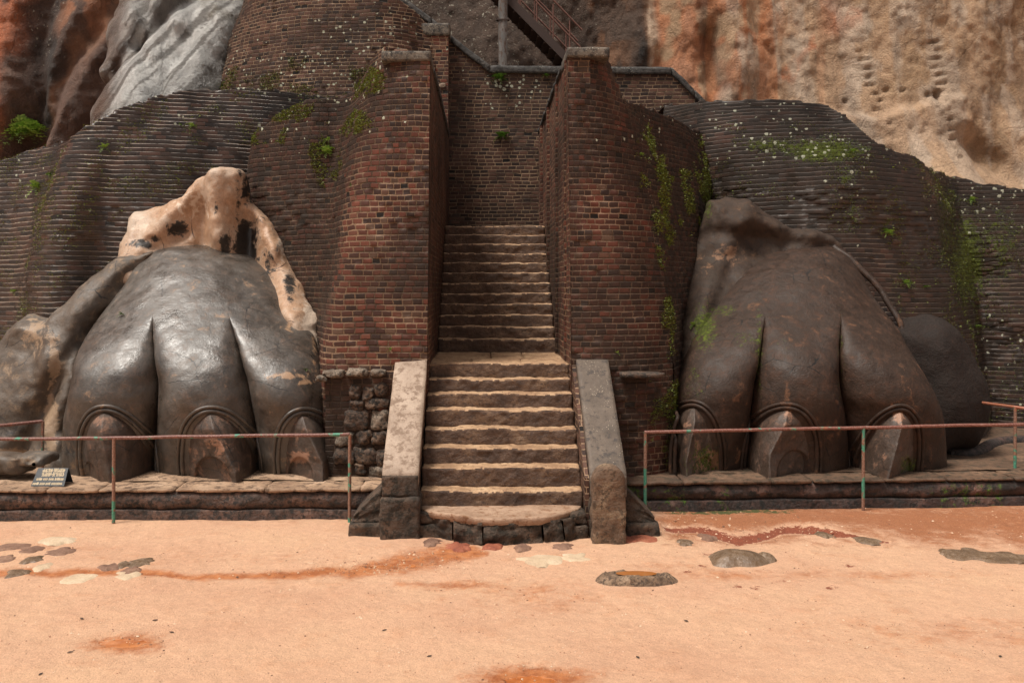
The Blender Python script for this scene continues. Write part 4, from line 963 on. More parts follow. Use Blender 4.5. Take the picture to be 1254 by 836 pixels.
# ------------------------------------------------------------------ the paws
ZF = .37
M['dead_leaf'] = simple('dead_leaf', (.05, .03, .02), .8); M['rust_dark'] = pipe_mat('dark_rusty_pipe', -.05, (.19, .07, .05))
def paw(name, label, mat, prof, left, right, cre, toes, zs_cre, claws, seedn):
    r = root(name)
    prof = np.array(prof, float)        # (z, Yfront)
    ztopv = prof[-1, 0]
    nv = 150; v = np.linspace(0, 1, nv)
    # rows: even along the profile curve
    zz = np.linspace(prof[0, 0], ztopv, 400); yy = hermite(prof[:, 0], prof[:, 1], zz)[:, 0]
    s = np.r_[0, np.cumsum(np.hypot(np.diff(zz), np.diff(yy)))]; t = np.interp(v*s[-1], s, zz)
    Zr = np.concatenate([t, ]); Yr = np.interp(t, zz, yy)
    left = np.array(left, float); right = np.array(right, float); cre = [np.array(c, float) for c in cre]
    def at_row(tab, Y, z):
        py = VY-(z-CH)*FP/Y; o = np.argsort(tab[:, 1]); px = hermite(tab[o, 1], tab[o, 0], [py])[0, 0]; return (px-VX)*Y/FP
    rows = []
    for z, yf_ in zip(Zr, Yr):
        k = sstep(zs_cre[0], zs_cre[1], z)          # 0: separate toes, 1: one dome
        Rt = .56
        Ys = yf_+.5
        xl, xr = at_row(left, Ys, z), at_row(right, Ys, z)
        py_c = VY-(z-CH)*FP/(yf_+.3)
        if z > ztopv-.02: pass
        xm, hw = (xl+xr)/2, (xr-xl)/2
        cs = []
        for c in cre: cs.append(at_row(c, yf_+.25, max(z, ZF)))
        f = sstep(2.6, 3.5, z)
        # where the dome is narrow the crease lines slide in with it
        cs = [float(np.clip(q, xl+hw*.35, xr-hw*.35)) for q in cs]
        cs = [q*(1-f)+(xm+(-1 if i == 0 else 1)*hw/3)*f for i, q in enumerate(cs)]
        ed = [xl, cs[0], cs[1], xr]
        Rw = min(1.25, .95*hw)
        xs, ys = [], []
        for i in range(3):
            a, b = ed[i], ed[i+1]; w2 = (b-a)/2; xc = (a+b)/2
            th = np.linspace(-90, 90, 37)
            if i: th = th[1:]
            th = np.radians(th); x = xc+w2*np.sin(th)
            pw = 2.1+1.0*sstep(1.6, 2.1, z)+2.4*sstep(2.1, 2.55, z); yt = Rt*(1-.65*sstep(1.5, 2.55, z))*(1-(1-np.abs(np.sin(th))**pw)**(1/pw))
            tx = (x-xm)/hw; yw = Rw*(1-np.sqrt(np.clip(1-tx**2, 0, 1)))
            lowcurve = .22*np.abs(tx)**2
            # creases shallow out as they run up into the dome
            depth = 1-k
            inner = yt*depth
            kw = sstep(1.5, 3.0, z)
            outer = (th < 0) if i == 0 else ((th > 0) if i == 2 else np.zeros(len(th), bool))
            y = yf_+np.where(outer, yt*(1-kw), inner)+lowcurve*(1-kw)+yw*kw
            xs.append(x); ys.append(y)
        x = np.concatenate(xs); y = np.concatenate(ys)
        # carry both sides back
        nb = 7; bl = np.linspace(1.6, .12, nb); 
        x = np.r_[np.full(nb, x[0])+.10*bl, x, np.full(nb, x[-1])-.10*bl[::-1]]; y = np.r_[y[0]+bl, y, y[-1]+bl[::-1]]
        rows.append(np.c_[x, y, np.full(len(x), z)])
    # roll over the top of the dome
    last = rows[-1]; xm = last[:, 0].mean()
    for q in np.linspace(.08, 1, 10):
        p = last.copy(); p[:, 1] += q*1.3; p[:, 2] = ztopv+.03*math.sin(q*3)-.25*q*q; rows.append(p)
    V = np.concatenate(rows); nc = len(last)
    V[:, 1] += .030*fbm(V[:, 0]*1.3+seedn, V[:, 1]*1.3, V[:, 2]*1.3, 4)+.006*fbm(V[:, 0]*7, V[:, 1]*7, V[:, 2]*7, 3)
    V[:, 0] += .015*fbm(V[:, 0]*1.1+9, V[:, 1]*1.1, V[:, 2]*1.1+seedn, 3)
    at = {'moss': gmask(V, PAWMOSS), 'tan': gmask(V, TANS), 'dark': gmask(V, DARKS)}
    F = quads(len(rows), nc)
    body = mesh_obj('paw_body', V, F, mat, r, attrs=at)
    bvh = BVHTree.FromPolygons([tuple(p) for p in V], F.tolist())
    def ysurf(x, z):
        h = bvh.ray_cast(Vector((x, 8, z)), Vector((0, 1, 0)), 12); return h[0].y if h[0] else 13.2
    for (ax, ay, xa, xb, tipx, scx, scw, sch, proud) in claws:
        # arch apex px/py, foot px left/right, tip px, scallop centre/width/height (px) at the base
        Yb = prof[2, 1]+.02
        w = root_part('claw', r)
        za = P(ax, ay, ysurf((ax-VX)*12.75/FP, 1.7)-.0)[2]; ztop_ = za
        Xa, Xb = (xa-VX)*Yb/FP, (xb-VX)*Yb/FP; Xap = (ax-VX)*(Yb+.06)/FP; Xt = (tipx-VX)*(Yb-.2)/FP
        ns, nt_ = 60, 49; rows = []
        for i in range(ns):
            sv = i/(ns-1); z = ZF+(ztop_-ZF)*sv
            wdt = np.sqrt(max(0, 1-sv**2.4)); cx0 = (Xa+Xb)/2*(1-sv)+Xap*sv
            lx = cx0+(Xa-(Xa+Xb)/2)*wdt; rx = cx0+(Xb-(Xa+Xb)/2)*wdt
            rx = max(rx, lx+.004); cxm = Xt*(1-sv)+Xap*sv if True else 0
            cxm = min(max(cxm, lx+.12*(rx-lx)), rx-.06*(rx-lx))
            row = []
            for j in range(nt_):
                x = lx+(rx-lx)*j/(nt_-1)
                base = ysurf(x, z)+.05
                if x < cxm: t_ = (x-lx)/max(cxm-lx, 1e-4)
                else: t_ = (rx-x)/max(rx-cxm, 1e-4)
                rise = proud*2.0*(1-sv)**.75+.10*min(1, (1-sv)*5)+.05
                ridge = .80*t_+.20*math.sqrt(max(0, t_*(2-t_)))
                y0_ = ysurf(lx+.5*(rx-lx), z)
                y = base*(1-min(1, t_*2.5))+y0_*min(1, t_*2.5)+.02-rise*ridge
                # scallop hollow on the broad facet
                sx, sw, sh = (scx-VX)*Yb/FP, scw*Yb/FP/2, sch*Yb/FP
                e = ((x-sx)/sw)**2+((z-ZF)/sh)**2
                if scw: y += .055*float(sstep(1.06, .94, e))
                row.append((x, y, z))
            rows.append(row)
        Vc = np.array(rows).reshape(-1, 3); Vc[:, 1] += .010*fbm(Vc[:, 0]*5, Vc[:, 1]*5, Vc[:, 2]*5, 4)
        mesh_obj('claw_face', Vc, quads(ns, nt_), M['claw'], w, attrs={'moss': gmask(Vc, PAWMOSS), 'tan': gmask(Vc, TANS)})
        for q, (gr, rr) in enumerate(((.045, .030), (.108, .026))):
            pth = []
            for a in np.linspace(0, math.pi, 70):
                # follow the same arch, a little outside it
                sv = math.sin(a)**.8 if True else 0; sgn = -math.cos(a)
                z = ZF+(ztop_+gr*.9-ZF)*sv; wdt = np.sqrt(max(0, 1-sv**2.4)); cx0 = (Xa+Xb)/2*(1-sv)+Xap*sv
                x = cx0+np.sign(sgn)*((Xb-Xa)/2+gr)*wdt if abs(sgn) > 1e-6 else cx0
                pth.append((x, ysurf(x, z)-.004, z))
            pth = np.array(pth); 
            for _ in range(2): pth[1:-1] = .25*pth[:-2]+.5*pth[1:-1]+.25*pth[2:]
            tube('cuff_ring', pth, rr, mat, w, seg=10)
    return r, ysurf
def root_part(name, parent):
    o = bpy.data.objects.new(name, None); COL.objects.link(o); o.parent = parent; o.empty_display_size = .1; return o

TANS = [(350, 460, 40, 5, .62), (375, 468, 20, 4, .6), (332, 500, 6, 22, .45), (352, 400, 18, 12, .5), (215, 395, 14, 10, .3), (965, 500, 10, 30, .55), (1098, 508, 9, 16, .7), (1082, 550, 5, 25, .5), (850, 520, 40, 6, .5), (870, 565, 20, 14, .8),
        (265, 545, 18, 18, .6), (365, 560, 20, 10, .7), (240, 298, 40, 4, .5), (385, 430, 5, 60, .45), (330, 585, 8, 10, .5), (1050, 540, 20, 30, .4), (1000, 330, 60, 20, .2), (905, 560, 10, 20, .5)]
DARKS = [(145, 500, 14, 40, .2)]
ppro = [(a, b+.16) for a, b in [(.30, 12.82), (.7, 12.72), (1.15, 12.59), (1.5, 12.54), (1.85, 12.66), (2.2, 12.97), (2.6, 13.42), (2.95, 13.82), (3.25, 14.2), (3.48, 14.58), (3.62, 14.9), (3.68, 15.15)]]
LP, ys_l = paw('lion_paw', 'glossy grey-black plastered lion paw with bare tan crest, left of the stairs', M['paw_l'], ppro,
    [(238, 297.4), (216, 299.2), (187, 306), (160, 322), (135, 350), (108, 390), (92, 425), (84, 455), (76, 490), (70, 520), (68, 560), (72, 600)],
    [(244, 297.4), (268, 299.2), (297, 308), (322, 326), (345, 350), (368, 388), (382, 420), (390, 450), (398, 480), (405, 520), (409, 560), (410, 600)],
    [[(200, 300), (192, 380), (189, 420), (187, 470), (184, 520), (184, 600)], [(275, 300), (283, 380), (291, 430), (300, 480), (308, 520), (316, 600)]],
    3, (2.32, 2.60),
    [(130, 505, 92, 171, 136, 106, 30, 20, .20), (260, 506, 222, 301, 299, 262, 52, 30, .20), (369, 507, 340, 402, 406, 366, 36, 26, .22)], 1.)
tag(LP, cat='stone paw')
LP['label'] = 'glossy grey-black plastered lion paw with a bare tan crest, left of the stairs'
ppr2 = [(a, b+.36) for a, b in [(.30, 12.96), (.7, 12.86), (1.15, 12.74), (1.5, 12.70), (1.85, 12.82), (2.2, 13.13), (2.6, 13.60), (2.95, 14.0), (3.25, 14.4), (3.48, 14.8), (3.62, 15.12), (3.69, 15.4)]]
RP, ys_r = paw('lion_paw', 'matt brown lion paw with mossy creases, right of the stairs', M['paw_r'], ppr2,
    [(984, 298.6), (964, 300.4), (942, 307), (920, 320), (895, 345), (872, 380), (855, 415), (843, 450), (832, 480), (822, 515), (817, 560), (816, 600)],
    [(990, 298.6), (1010, 300.4), (1034, 308), (1058, 328), (1085, 362), (1108, 400), (1124, 435), (1140, 462), (1154, 490), (1162, 520), (1165, 560), (1165, 600)],
    [[(945, 300), (935, 370), (933, 420), (930, 470), (925, 520), (921, 600)], [(1015, 300), (1022, 370), (1027, 420), (1035, 470), (1045, 520), (1050, 600)]],
    3, (2.32, 2.60),
    [(853, 501, 832, 885, 837, 864, 34, 20, .20), (963, 501, 927, 1001, 927, 972, 50, 30, .20), (1100, 504, 1069, 1130, 1084, 1112, 24, 20, .22)], 5.)
tag(RP, 'matt brown lion paw with mossy creases, right of the stairs', 'stone paw', 'plastered lion paws')
LP['group'] = 'plastered lion paws'

# bare stucco crest of the left paw, running down its right side
def yc_l(x, z): return np.interp(z, [1.8, 2.6, 3.3, 4.2], [14.0, 14.6, 15.45, 15.7])+0*x
def ex_l(x, z):
    px = VX+FP*x/14.9; py = VY-FP*(z-CH)/14.9
    r = -.38*np.exp(-.5*((px-262)/16)**2)*sstep(330, 260, py)-.28*np.exp(-.5*(((px-330)-(py-290)*.45)/13)**2)-.20*np.exp(-.5*(((px-215)+(py-240)*.7)/14)**2)
    r += .22*np.exp(-.5*((px-296)/9)**2)*sstep(240, 280, py)+.2*np.exp(-.5*(((px-238)-(py-260)*.1)/8)**2)
    for a, b, s_ in ((213, 285, 10), (181, 298, 11)): r = r+.05*sstep(1.2, .5, np.hypot((px-a)/s_/1.3, (py-b)/s_))
    return r
def at_l(V):
    d = gmask(V, [(172, 298, 17, 6, .8), (190, 292, 12, 6, .7), (218, 281, 16, 9, .85), (304, 232, 8, 20, .8), (292, 240, 5, 60, .55), (272, 330, 30, 10, .6), (266, 252, 5, 20, .6), (318, 268, 14, 8, .6), (300, 305, 14, 36, 1.0), (276, 300, 8, 26, .8), (355, 350, 8, 26, .72), (338, 300, 8, 26, .5), (330, 330, 10, 30, .6), (258, 222, 8, 12, .4), (345, 285, 6, 18, .5), (285, 225, 10, 8, .4)])
    return {'dark': d, 'tan': gmask(V, [(382, 405, 10, 40, 1.), (240, 250, 40, 20, .55), (345, 300, 10, 30, .6), (290, 225, 20, 10, .5), (170, 275, 14, 12, .6)])}
relief('plaster_crest', [(146, 345), (152, 300), (160, 268), (172, 258), (198, 254), (212, 249), (230, 238), (246, 221), (258, 214), (275, 211), (301, 211), (311, 222), (312, 246), (323, 260), (342, 282), (358, 316), (372, 352), (388, 384), (392, 412), (394, 448), (384, 452), (368, 425), (345, 400), (300, 380), (200, 360)],
       yc_l, .34, .30, M['crest_tan'], LP, res=.026, amp=.06, nf=2.2, extra=ex_l, attrs=at_l)
def yc_s(x, z): return np.interp(z, [.3, 1.6, 2.6, 3.4], [13.95, 14.05, 14.5, 15.2])+.22*np.clip(-5.4-x, 0, 4)
# side plaster left of the left paw, split by a dark groove
relief('side_lobe', [(-75, 600), (-75, 500), (-40, 462), (0, 424), (26, 398), (50, 386), (70, 386), (92, 362), (122, 338), (150, 318), (180, 304), (196, 312), (165, 345), (134, 385), (113, 425), (103, 470), (98, 540), (96, 610)],
       yc_s, .46, .22, M['lobe_grey'], LP, res=.035, amp=.10, nf=1.6,
       extra=lambda x, z: .16*np.exp(-.5*(((x+6.15)-(z-2)*.45)/.10)**2)-.12*np.exp(-.5*(((x+6.6)-(z-2)*.5)/.22)**2)+.10*sstep(-5.95, -5.7, x-(z-2)*.7)*0,
       attrs=lambda V: {'tan': gmask(V, [(45, 405, 20, 30, .6), (66, 440, 9, 40, .7), (62, 520, 9, 40, .8), (10, 555, 50, 8, .75)]), 'dark': gmask(V, [(10, 520, 40, 25, .6), (85, 400, 6, 60, .4)])})
# collar ridge hugging the dome on the left
def collar(tab, ys, r_, mat, parent, dy=.55, rfn=None):
    pts = []
    for (a, b, Y) in tab: pts.append(P(a, b, Y))
    t = np.arange(len(pts)); q = hermite(t, np.array(pts), np.linspace(0, len(pts)-1, 90)); q += .02*np.c_[fbm(q[:, 2]*3, 0, 0, 3), fbm(q[:, 2]*3, 5, 0, 3), 0*q[:, 0]]
    return tube('collar_ridge', q, r_, mat, parent, seg=14, rfn=rfn)
if 0: collar([(205, 302, 15.1), (160, 318, 14.85), (128, 350, 14.5), (103, 388, 14.2), (86, 425, 13.9), (76, 470, 13.6), (73, 510, 13.4), (72, 560, 13.3), (72, 590, 13.3)], None, .10, M['lobe_grey'], LP, rfn=lambda t: .11-.03*t)

# brown crest of the right paw and dark side lobe behind it
def yc_r(x, z): return np.interp(z, [1.2, 2.0, 2.8, 3.5, 4.2], [14.3, 14.7, 15.35, 16.0, 16.2])+0*x
def ex_r(x, z):
    px = VX+FP*x/14.9; py = VY-FP*(z-CH)/14.9
    return -.15*np.exp(-.5*(((py-262)-(px-900)*.12)/12)**2)-.18*np.exp(-.5*(((px-895)+(py-310)*.6)/13)**2)+.10*np.exp(-.5*(((py-285)-(px-900)*.1)/8)**2)
relief('plaster_crest', [(824, 500), (828, 440), (833, 370), (836, 308), (848, 290), (862, 262), (868, 247), (886, 243), (912, 247), (932, 258), (950, 272), (966, 281), (990, 283), (1014, 291), (1030, 303), (1044, 322), (1030, 345), (960, 350), (900, 380), (862, 430), (845, 500)],
       yc_r, .45, .30, M['crest_brown'], RP, res=.028, amp=.05, nf=2.6, extra=ex_r, attrs=lambda V: {'moss': gmask(V, PAWMOSS+[(866, 255, 8, 20, .8), (845, 300, 10, 30, .5)]), 'tan': gmask(V, [(892, 310, 22, 14, .6), (862, 330, 14, 20, .45)])})
collar([(1022, 303, 15.7), (1044, 320, 15.45), (1072, 349, 15.2), (1094, 383, 14.95), (1113, 418, 14.7), (1128, 450, 14.5), (1134, 480, 14.4)], None, .07, M['paw_r'], RP, rfn=lambda t: .06-.03*t)
relief('side_lobe', [(1085, 600), (1085, 420), (1098, 398), (1125, 386), (1150, 390), (1172, 408), (1190, 436), (1202, 466), (1206, 500), (1200, 530), (1186, 548), (1150, 556)],
       lambda x, z: 15.0+0*x, .75, .8, M['lobe_dark'], RP, res=.05, amp=.06, nf=1.1)

# ------------------------------------------------------------------ railings
def railing(rail, posts, label, mr, mp, group, foot=0.02):
    r = root('pipe_railing')
    a = subdiv(rail, 60); a += .004*np.c_[0*a[:, 0], 0*a[:, 0], fbm(a[:, 0]*2, 0, 0, 2)]
    tube('top_rail', a, .023, mr, r, seg=12)
    for (x, y, z0, z1) in posts:
        q = subdiv([(x, y, z0), (x+.004, y, z1)], 12); tube('post', q, .022, mp, r, seg=12)
    tag(r, label, 'railing', group); return r
def pz(px, py, Y): return P(px, py, Y)
def zof(py, Y): return CH-(py-VY)*Y/FP
yl = 12.0
railing([pz(-120, 539, yl), pz(0, 537, yl), pz(139, 536, yl), pz(428, 531.5, yl+.02)],
        [(P(139, 0, yl)[0], yl, -.05, zof(536, yl)), (P(428, 0, yl+.02)[0], yl+.02, -.05, zof(531.5, yl+.02)), (P(-115, 0, yl)[0], yl, -.05, zof(539, yl))],
        'long rusty pipe railing with green paint flecks before the left paw', M['pipe'], M['pipe_post'], 'pipe railings')
yr0, yr1 = 12.42, 12.95
railing([pz(789, 529, yr0), pz(1057, 523.5, (yr0+yr1)/2), pz(1254, 519, yr1), pz(1330, 517, yr1+.15)],
        [(P(790, 0, yr0)[0], yr0, -.05, zof(529, yr0)), (P(1057, 0, (yr0+yr1)/2)[0], (yr0+yr1)/2, -.05, zof(523.5, (yr0+yr1)/2)), (P(1325, 0, yr1+.15)[0], yr1+.15, -.05, zof(517, yr1+.15))],
        'long rusty pipe railing in front of the right paw', M['rust_dark'] if 'rust_dark' in M else M['pipe'], M['pipe_post'], 'pipe railings')
railing([pz(-90, 528, 13.0), pz(0, 521, 13.2), pz(52, 515.5, 13.5)], [(P(52, 0, 13.5)[0], 13.5, .33, zof(515.5, 13.5)), (P(-85, 0, 13.0)[0], 13.0, .33, zof(528, 13.0))],
        'short rusty railing beside the grey plaster at the far left', M['pipe'], M['pipe_post'], 'pipe railings')
railing([pz(1160, 487, 15.4), pz(1243, 498, 13.6), pz(1300, 506, 12.8+.5)], [(P(1160, 0, 15.4)[0], 15.4, .33, zof(487, 15.4)), (P(1243, 0, 13.6)[0], 13.6, .33, zof(498, 13.6))],
        'orange rusty railing slanting back behind the right paw', M['rust'], M['pipe_post'], 'pipe railings')

# ------------------------------------------------------------------ little A-frame notice
def notice():
    r = root('notice_board'); Y0 = 12.42
    x0, _, _ = P(38.5, 0, Y0-.12); x1, _, _ = P(79, 0, Y0-.12)
    zb_, zt_ = .39, .60; hd = .13
    def panel(nm, s_, m):
        th = .008; yb_, yt = Y0+s_*hd, Y0
        n_ = Vector((0, s_*(zt_-zb_), hd)).normalized()*th
        x1_ = x1; tl_ = .035
        pts = [(x0, yb_, zb_), (x1_, yb_, zb_), (x1_+.0, yt, zt_), (x0+tl_, yt, zt_)]
        V = pts+[(p[0]+n_[0], p[1]+n_[1], p[2]+n_[2]) for p in pts]
        F = [[0, 1, 2, 3], [7, 6, 5, 4], [0, 4, 5, 1], [1, 5, 6, 2], [2, 6, 7, 3], [3, 7, 4, 0]]
        return mesh_obj(nm, V, F, m, r, smooth=False)
    panel('front_panel', -1, M['sign_black']); panel('rear_panel', 1, M['sign_black'])
    # four lines of worn, rounded hand lettering
    q = random.Random(11); V = []; F = []
    nrm = Vector((0, -(zt_-zb_), hd)).normalized()
    def pt(u, v, lift=.011):
        y = Y0-hd+hd*v; z = zb_+(zt_-zb_)*v; x = x0+.035*v+(x1-x0-.035*v)*u
        return (x+nrm[0]*lift, y+nrm[1]*lift, z+nrm[2]*lift)
    def stroke(pts, wv=.007):
        for i in range(len(pts)-1):
            (a, b), (c, d) = pts[i], pts[i+1]; L = math.hypot((c-a)*.45, (d-b)*.25)+1e-6
            nx, ny = -(d-b)*.25/L*wv/.45, (c-a)*.45/L*wv/.25
            k = len(V); V.extend([pt(a-nx, b-ny), pt(c-nx, d-ny), pt(c+nx, d+ny), pt(a+nx, b+ny)]); F.append([k, k+1, k+2, k+3])
    lines = [(.86, .2, .90, .075, 1), (.63, .2, .86, .075, 1), (.38, .1, .95, .06, 0), (.13, .04, .93, .06, 0)]
    for (v, u0, u1, h, curly) in lines:
        u = u0; c = 0
        while u < u1:
            wd = .052 if curly else .034
            if curly:
                ph = q.uniform(0, 6); a0 = q.uniform(4, 6.1)
                stroke([(u+wd*.42*(1+math.cos(ph+a0*t/8)), v+h*math.sin(ph+a0*t/8)) for t in range(9)])
                if q.random() < .5: stroke([(u+wd*.1, v+h*1.25), (u+wd*.8, v+h*1.15)])
            else:
                k = q.randrange(4)
                if k == 0: stroke([(u, v-h), (u, v+h)]); stroke([(u, v), (u+wd*.6, v+h*.6)])
                elif k == 1: stroke([(u+wd*.35*(1+math.cos(6.3*t/6)), v+h*.8*math.sin(6.3*t/6)) for t in range(7)])
                elif k == 2: stroke([(u, v+h), (u+wd*.6, v+h)]); stroke([(u+wd*.3, v+h), (u+wd*.3, v-h)])
                else: stroke([(u, v-h), (u+wd*.3, v+h), (u+wd*.6, v-h)])
            u += wd*(1.0 if curly else 1.05); c += 1
            if c in (5, 9, 13) and not curly or c == 6 and curly: u += .035
    mesh_obj('lettering', V, F, M['sign_letter'], r, smooth=False)
    tag(r, 'small black A-frame notice with cream hand lettering on the left platform', 'notice board')
notice()

# ------------------------------------------------------------------ steel stair behind the back wall
def steel():
    r = root('metal_staircase'); Yn, Yf = 22.0, 23.0
    def beam(nm, a, b, Y, h, th=.05):
        xa, _, za = P(a[0], a[1], Y); xb, _, zb_ = P(b[0], b[1], Y)
        V = []
        for x, z in ((xa, za), (xb, zb_)):
            for dy, dz in ((0, 0), (th, 0), (th, h), (0, h)): V.append((x, Y+dy, z+dz))
        F = [[0, 1, 5, 4], [1, 2, 6, 5], [2, 3, 7, 6], [3, 0, 4, 7], [0, 3, 2, 1], [4, 5, 6, 7]]
        return mesh_obj(nm, V, F, M['steel_dark'], r, smooth=False)
    a, b = (700, 84), (588, -30)
    beam('stringer', a, b, Yn, .26); 
    xa, _, za = P(*a, Yn); xb, _, zb_ = P(*b, Yn)
    V = []
    bb = beam('stringer', a, b, Yn, .26); bb.location.y = 1.0
    n_ = 15
    for i in range(n_):
        t = (i+.5)/n_; x = xa+(xb-xa)*t; z = za+(zb_-za)*t
        o = rough_box('tread', x-.16, x+.14, Yn+.05, Yn+1.0, z+.10, z+.125, M['steel_dark'], r, res=.5, amp=0, r=.003)
    for zz, nm in ((1.0, 'handrail'), (.55, 'mid_rail')):
        for yy in (Yn+.02, Yn+1.02):
            tube(nm, subdiv([(xa+.25, yy, za+zz-.1), (xb, yy, zb_+zz+.2)], 8), .022, M['rust_stair'], r, seg=8)
    for t in (.02, .2, .38, .56, .74, .92):
        x = xa+(xb-xa)*t; z = za+(zb_-za)*t
        for yy in (Yn+.02, Yn+1.02): tube('baluster', subdiv([(x, yy, z+.2), (x, yy, z+1.08)], 3), .018, M['rust_stair'], r, seg=8)
    tag(r, 'rusty steel staircase climbing left behind the back wall', 'metal staircase')
    p = root('steel_post'); x0, x1 = P(610.5, 0, 21.85)[0], P(621.5, 0, 21.85)[0]
    zb2 = zof(88, 21.6)-.3
    rough_box('post_shaft', x0, x1, 21.86, 21.97, zb2-1, 10.2, M['steel_grey'], p, res=.12, amp=.002, r=.006)
    for z in (9.2, 8.1): rough_box('bracket', x0-.05, x1+.05, 21.84, 21.98, z, z+.03, M['steel_dark'], p, res=.2, amp=0, r=.003)
    tag(p, 'grey square steel post propping the metal staircase', 'post')
M['rust_stair'] = simple('rusted_rail', (.12, .05, .035), .7)
steel()

# ------------------------------------------------------------------ stones and small things on the court
def field_stone(name, label, cat, px, py, wpx, hz, depth, mat, seed, group=None, flat=.6, zoff=0.0):
    x, y, _ = G(px, py); hw = wpx*y/FP/2
    def f(X, Y, Z):
        a = np.arctan2(Y-y, X-x); rr = np.hypot((X-x)/hw, (Y-y)/depth)
        k = 1+(.22 if flat < 1 else .42)*vnoise(np.cos(a)*(1.4 if flat < 1 else 2.)+seed, np.sin(a)*(1.4 if flat < 1 else 2.), seed)
        top = hz*np.clip(1-(rr/k)**(2+2*flat), -2, 1)+(.06 if flat < 1 else .25)*hz*fbm(X*4/hw*.4+seed, Y*5, 1, 3)
        return (Z-zoff)-top
    res = max(.012, min(.03, hw/12))
    V, F = surface_nets(f, (x-hw*1.3, y-depth*1.3, -.06+zoff), (x+hw*1.3, y+depth*1.3, hz*1.5+.03+zoff), res)
    o = mesh_obj(name, V, F, mat); tag(o, label, cat, group); return o
field_stone('boulder', 'dark wet half-buried dome of rock in the sand right of the steps', 'boulder', 902, 683, 72, .095, .22, M['wet_stone'], 3.1, flat=.2)
field_stone('boulder', 'small wet knob of rock against the right end of the dark dome', 'boulder', 937, 682, 22, .055, .10, M['wet_stone'], 8.3, flat=.2)
# hollow rim stone holding water
def basin():
    x, y, _ = G(776, 709); hw, dp = .41, .17
    def f(X, Y, Z):
        a = np.arctan2(Y-y, X-x); rr = np.hypot((X-x)/hw, (Y-y)/dp)/(1+.18*vnoise(np.cos(a)*1.5+4, np.sin(a)*1.5, 2.))
        h = .088*np.clip(1-rr**4, -2, 1)+.02*fbm(X*6, Y*9, 0, 4); hol = .042*sstep(.85, .7, np.hypot((X-x-.02)/hw/.95, (Y-y-.02)/dp))
        return Z-(h-hol*.9)
    V, F = surface_nets(f, (x-.7, y-.45, -.06), (x+.7, y+.45, .2), .016)
    r = root('basin_stone'); mesh_obj('rim', V, F, M['rim_stone'], r)
    t = np.linspace(0, 2*math.pi, 33)[:-1]; V = [(x+.03+.21*math.cos(a), y+.02+.085*math.sin(a), .056) for a in t]
    mesh_obj('water', V, [list(range(32))], M['water'], r, smooth=False)
    tag(r, 'rough hollow stone holding muddy water in front of the steps', 'hollow stone')
M['rim_stone'] = stone_mat('rough_rim_stone', (.10, .06, .035), (.24, .15, .09), (.42, .29, .19), 7, 50, .8, .03, stain=(.07, .045, .03), stain_amt=.5)
basin()
L = [(20, 690, 34, 'W'), (44, 683, 28, 'P'), (14, 702, 26, 'W'), (60, 699, 30, 'P'), (85, 690, 26, 'W'), (72, 668, 34, 'T'), (40, 715, 0, 'W'), (95, 678, 22, 'P'), (50, 675, 22, 'P')]
lab = {'W': ('dark wet flat stone', M['wet_stone']), 'P': ('brown flat stone', M['chip']), 'Q': ('red-brown chip', M['chip']), 'T': ('pale flat stone', M['pale_stone']), 'R': ('red clay fragment', M['red_clay'])}
flat = [(12, 668, 40, 'P', 'broad brown flat stone at the left edge of the court, nearest the platform'), (38, 672, 26, 'P', 'brown flat stone just right of the broad one near the left edge'),
        (72, 660, 36, 'T', 'pale flat stone lying nearest the left platform'), (40, 684, 24, 'W', 'dark wet flat stone in the cluster near the left edge'), (74, 674, 32, 'P', 'long brown flat stone at the right end of the left cluster'),
        (54, 692, 18, 'T', 'tilted pale stone at the front of the left cluster'), (22, 700, 26, 'W', 'dark wet flat stone in the wet streak at the left edge'), (8, 683, 24, 'P', 'brown flat stone at the extreme left edge'),
        (133, 693, 26, 'P', 'brown stone at the left end of the small cluster on the wet streak'), (152, 690, 18, 'W', 'dark wet chip in the middle of the small cluster'), (172, 687, 26, 'W', 'dark wet flat stone at the right end of the small cluster'),
        (162, 697, 22, 'P', 'brown stone just before the dark chips of the small cluster'), (160, 702, 34, 'T', 'long pale stone at the front of the small cluster'), (96, 706, 36, 'T', 'flat pale stone sunk in the sand before the wet streak'),
        (665, 684, 52, 'T', 'broad pale flat patch of stone before the threshold slab'), (705, 681, 34, 'T', 'narrow pale flat stone right of the broad pale patch'), (1190, 676, 60, 'W', 'dark wet rock sheet breaking through the sand at the right'),
        (1232, 680, 60, 'W', 'large wet rock sheet at the right edge of the court'), (1160, 675, 18, 'W', 'small wet stone left of the rock sheets'), (1062, 660, 26, 'W', 'dark stone at the end of the red gully'),
        (1010, 654, 20, 'W', 'grey stone in the line of the red gully'), (866, 656, 18, 'P', 'brown stone lying beside the red gully'), (690, 667, 22, 'Q', 'brown broken stone at the right front of the threshold slab'),
        (604, 667, 22, 'R', 'red fragment under the middle of the threshold slab'), (560, 667, 26, 'R', 'red fragment under the left front of the threshold slab'), (530, 662, 20, 'Q', 'brown fragment left of the threshold slab'), (640, 668, 18, 'P', 'brown fragment under the right half of the threshold slab'),
        (785, 657, 34, 'R', 'red flat slab at the foot of the right buttress'), (765, 658, 20, 'R', 'small red slab before the guard stone'), (838, 662, 18, 'W', 'dark wet chip right of the right buttress')]
for i, (a, b, wd, k, lb) in enumerate(flat):
    hz = .014 if wd > 30 else .02
    if k == 'T' and b > 678: hz = .012
    dp = (.10+.0022*wd) if wd < 50 else .20
    field_stone('flat_stone', lb, 'stone', a, b, wd, hz, dp, lab[k][1], 1.7*i+.4, 'flat stones lying on the court', flat=1.2, zoff=-.012)
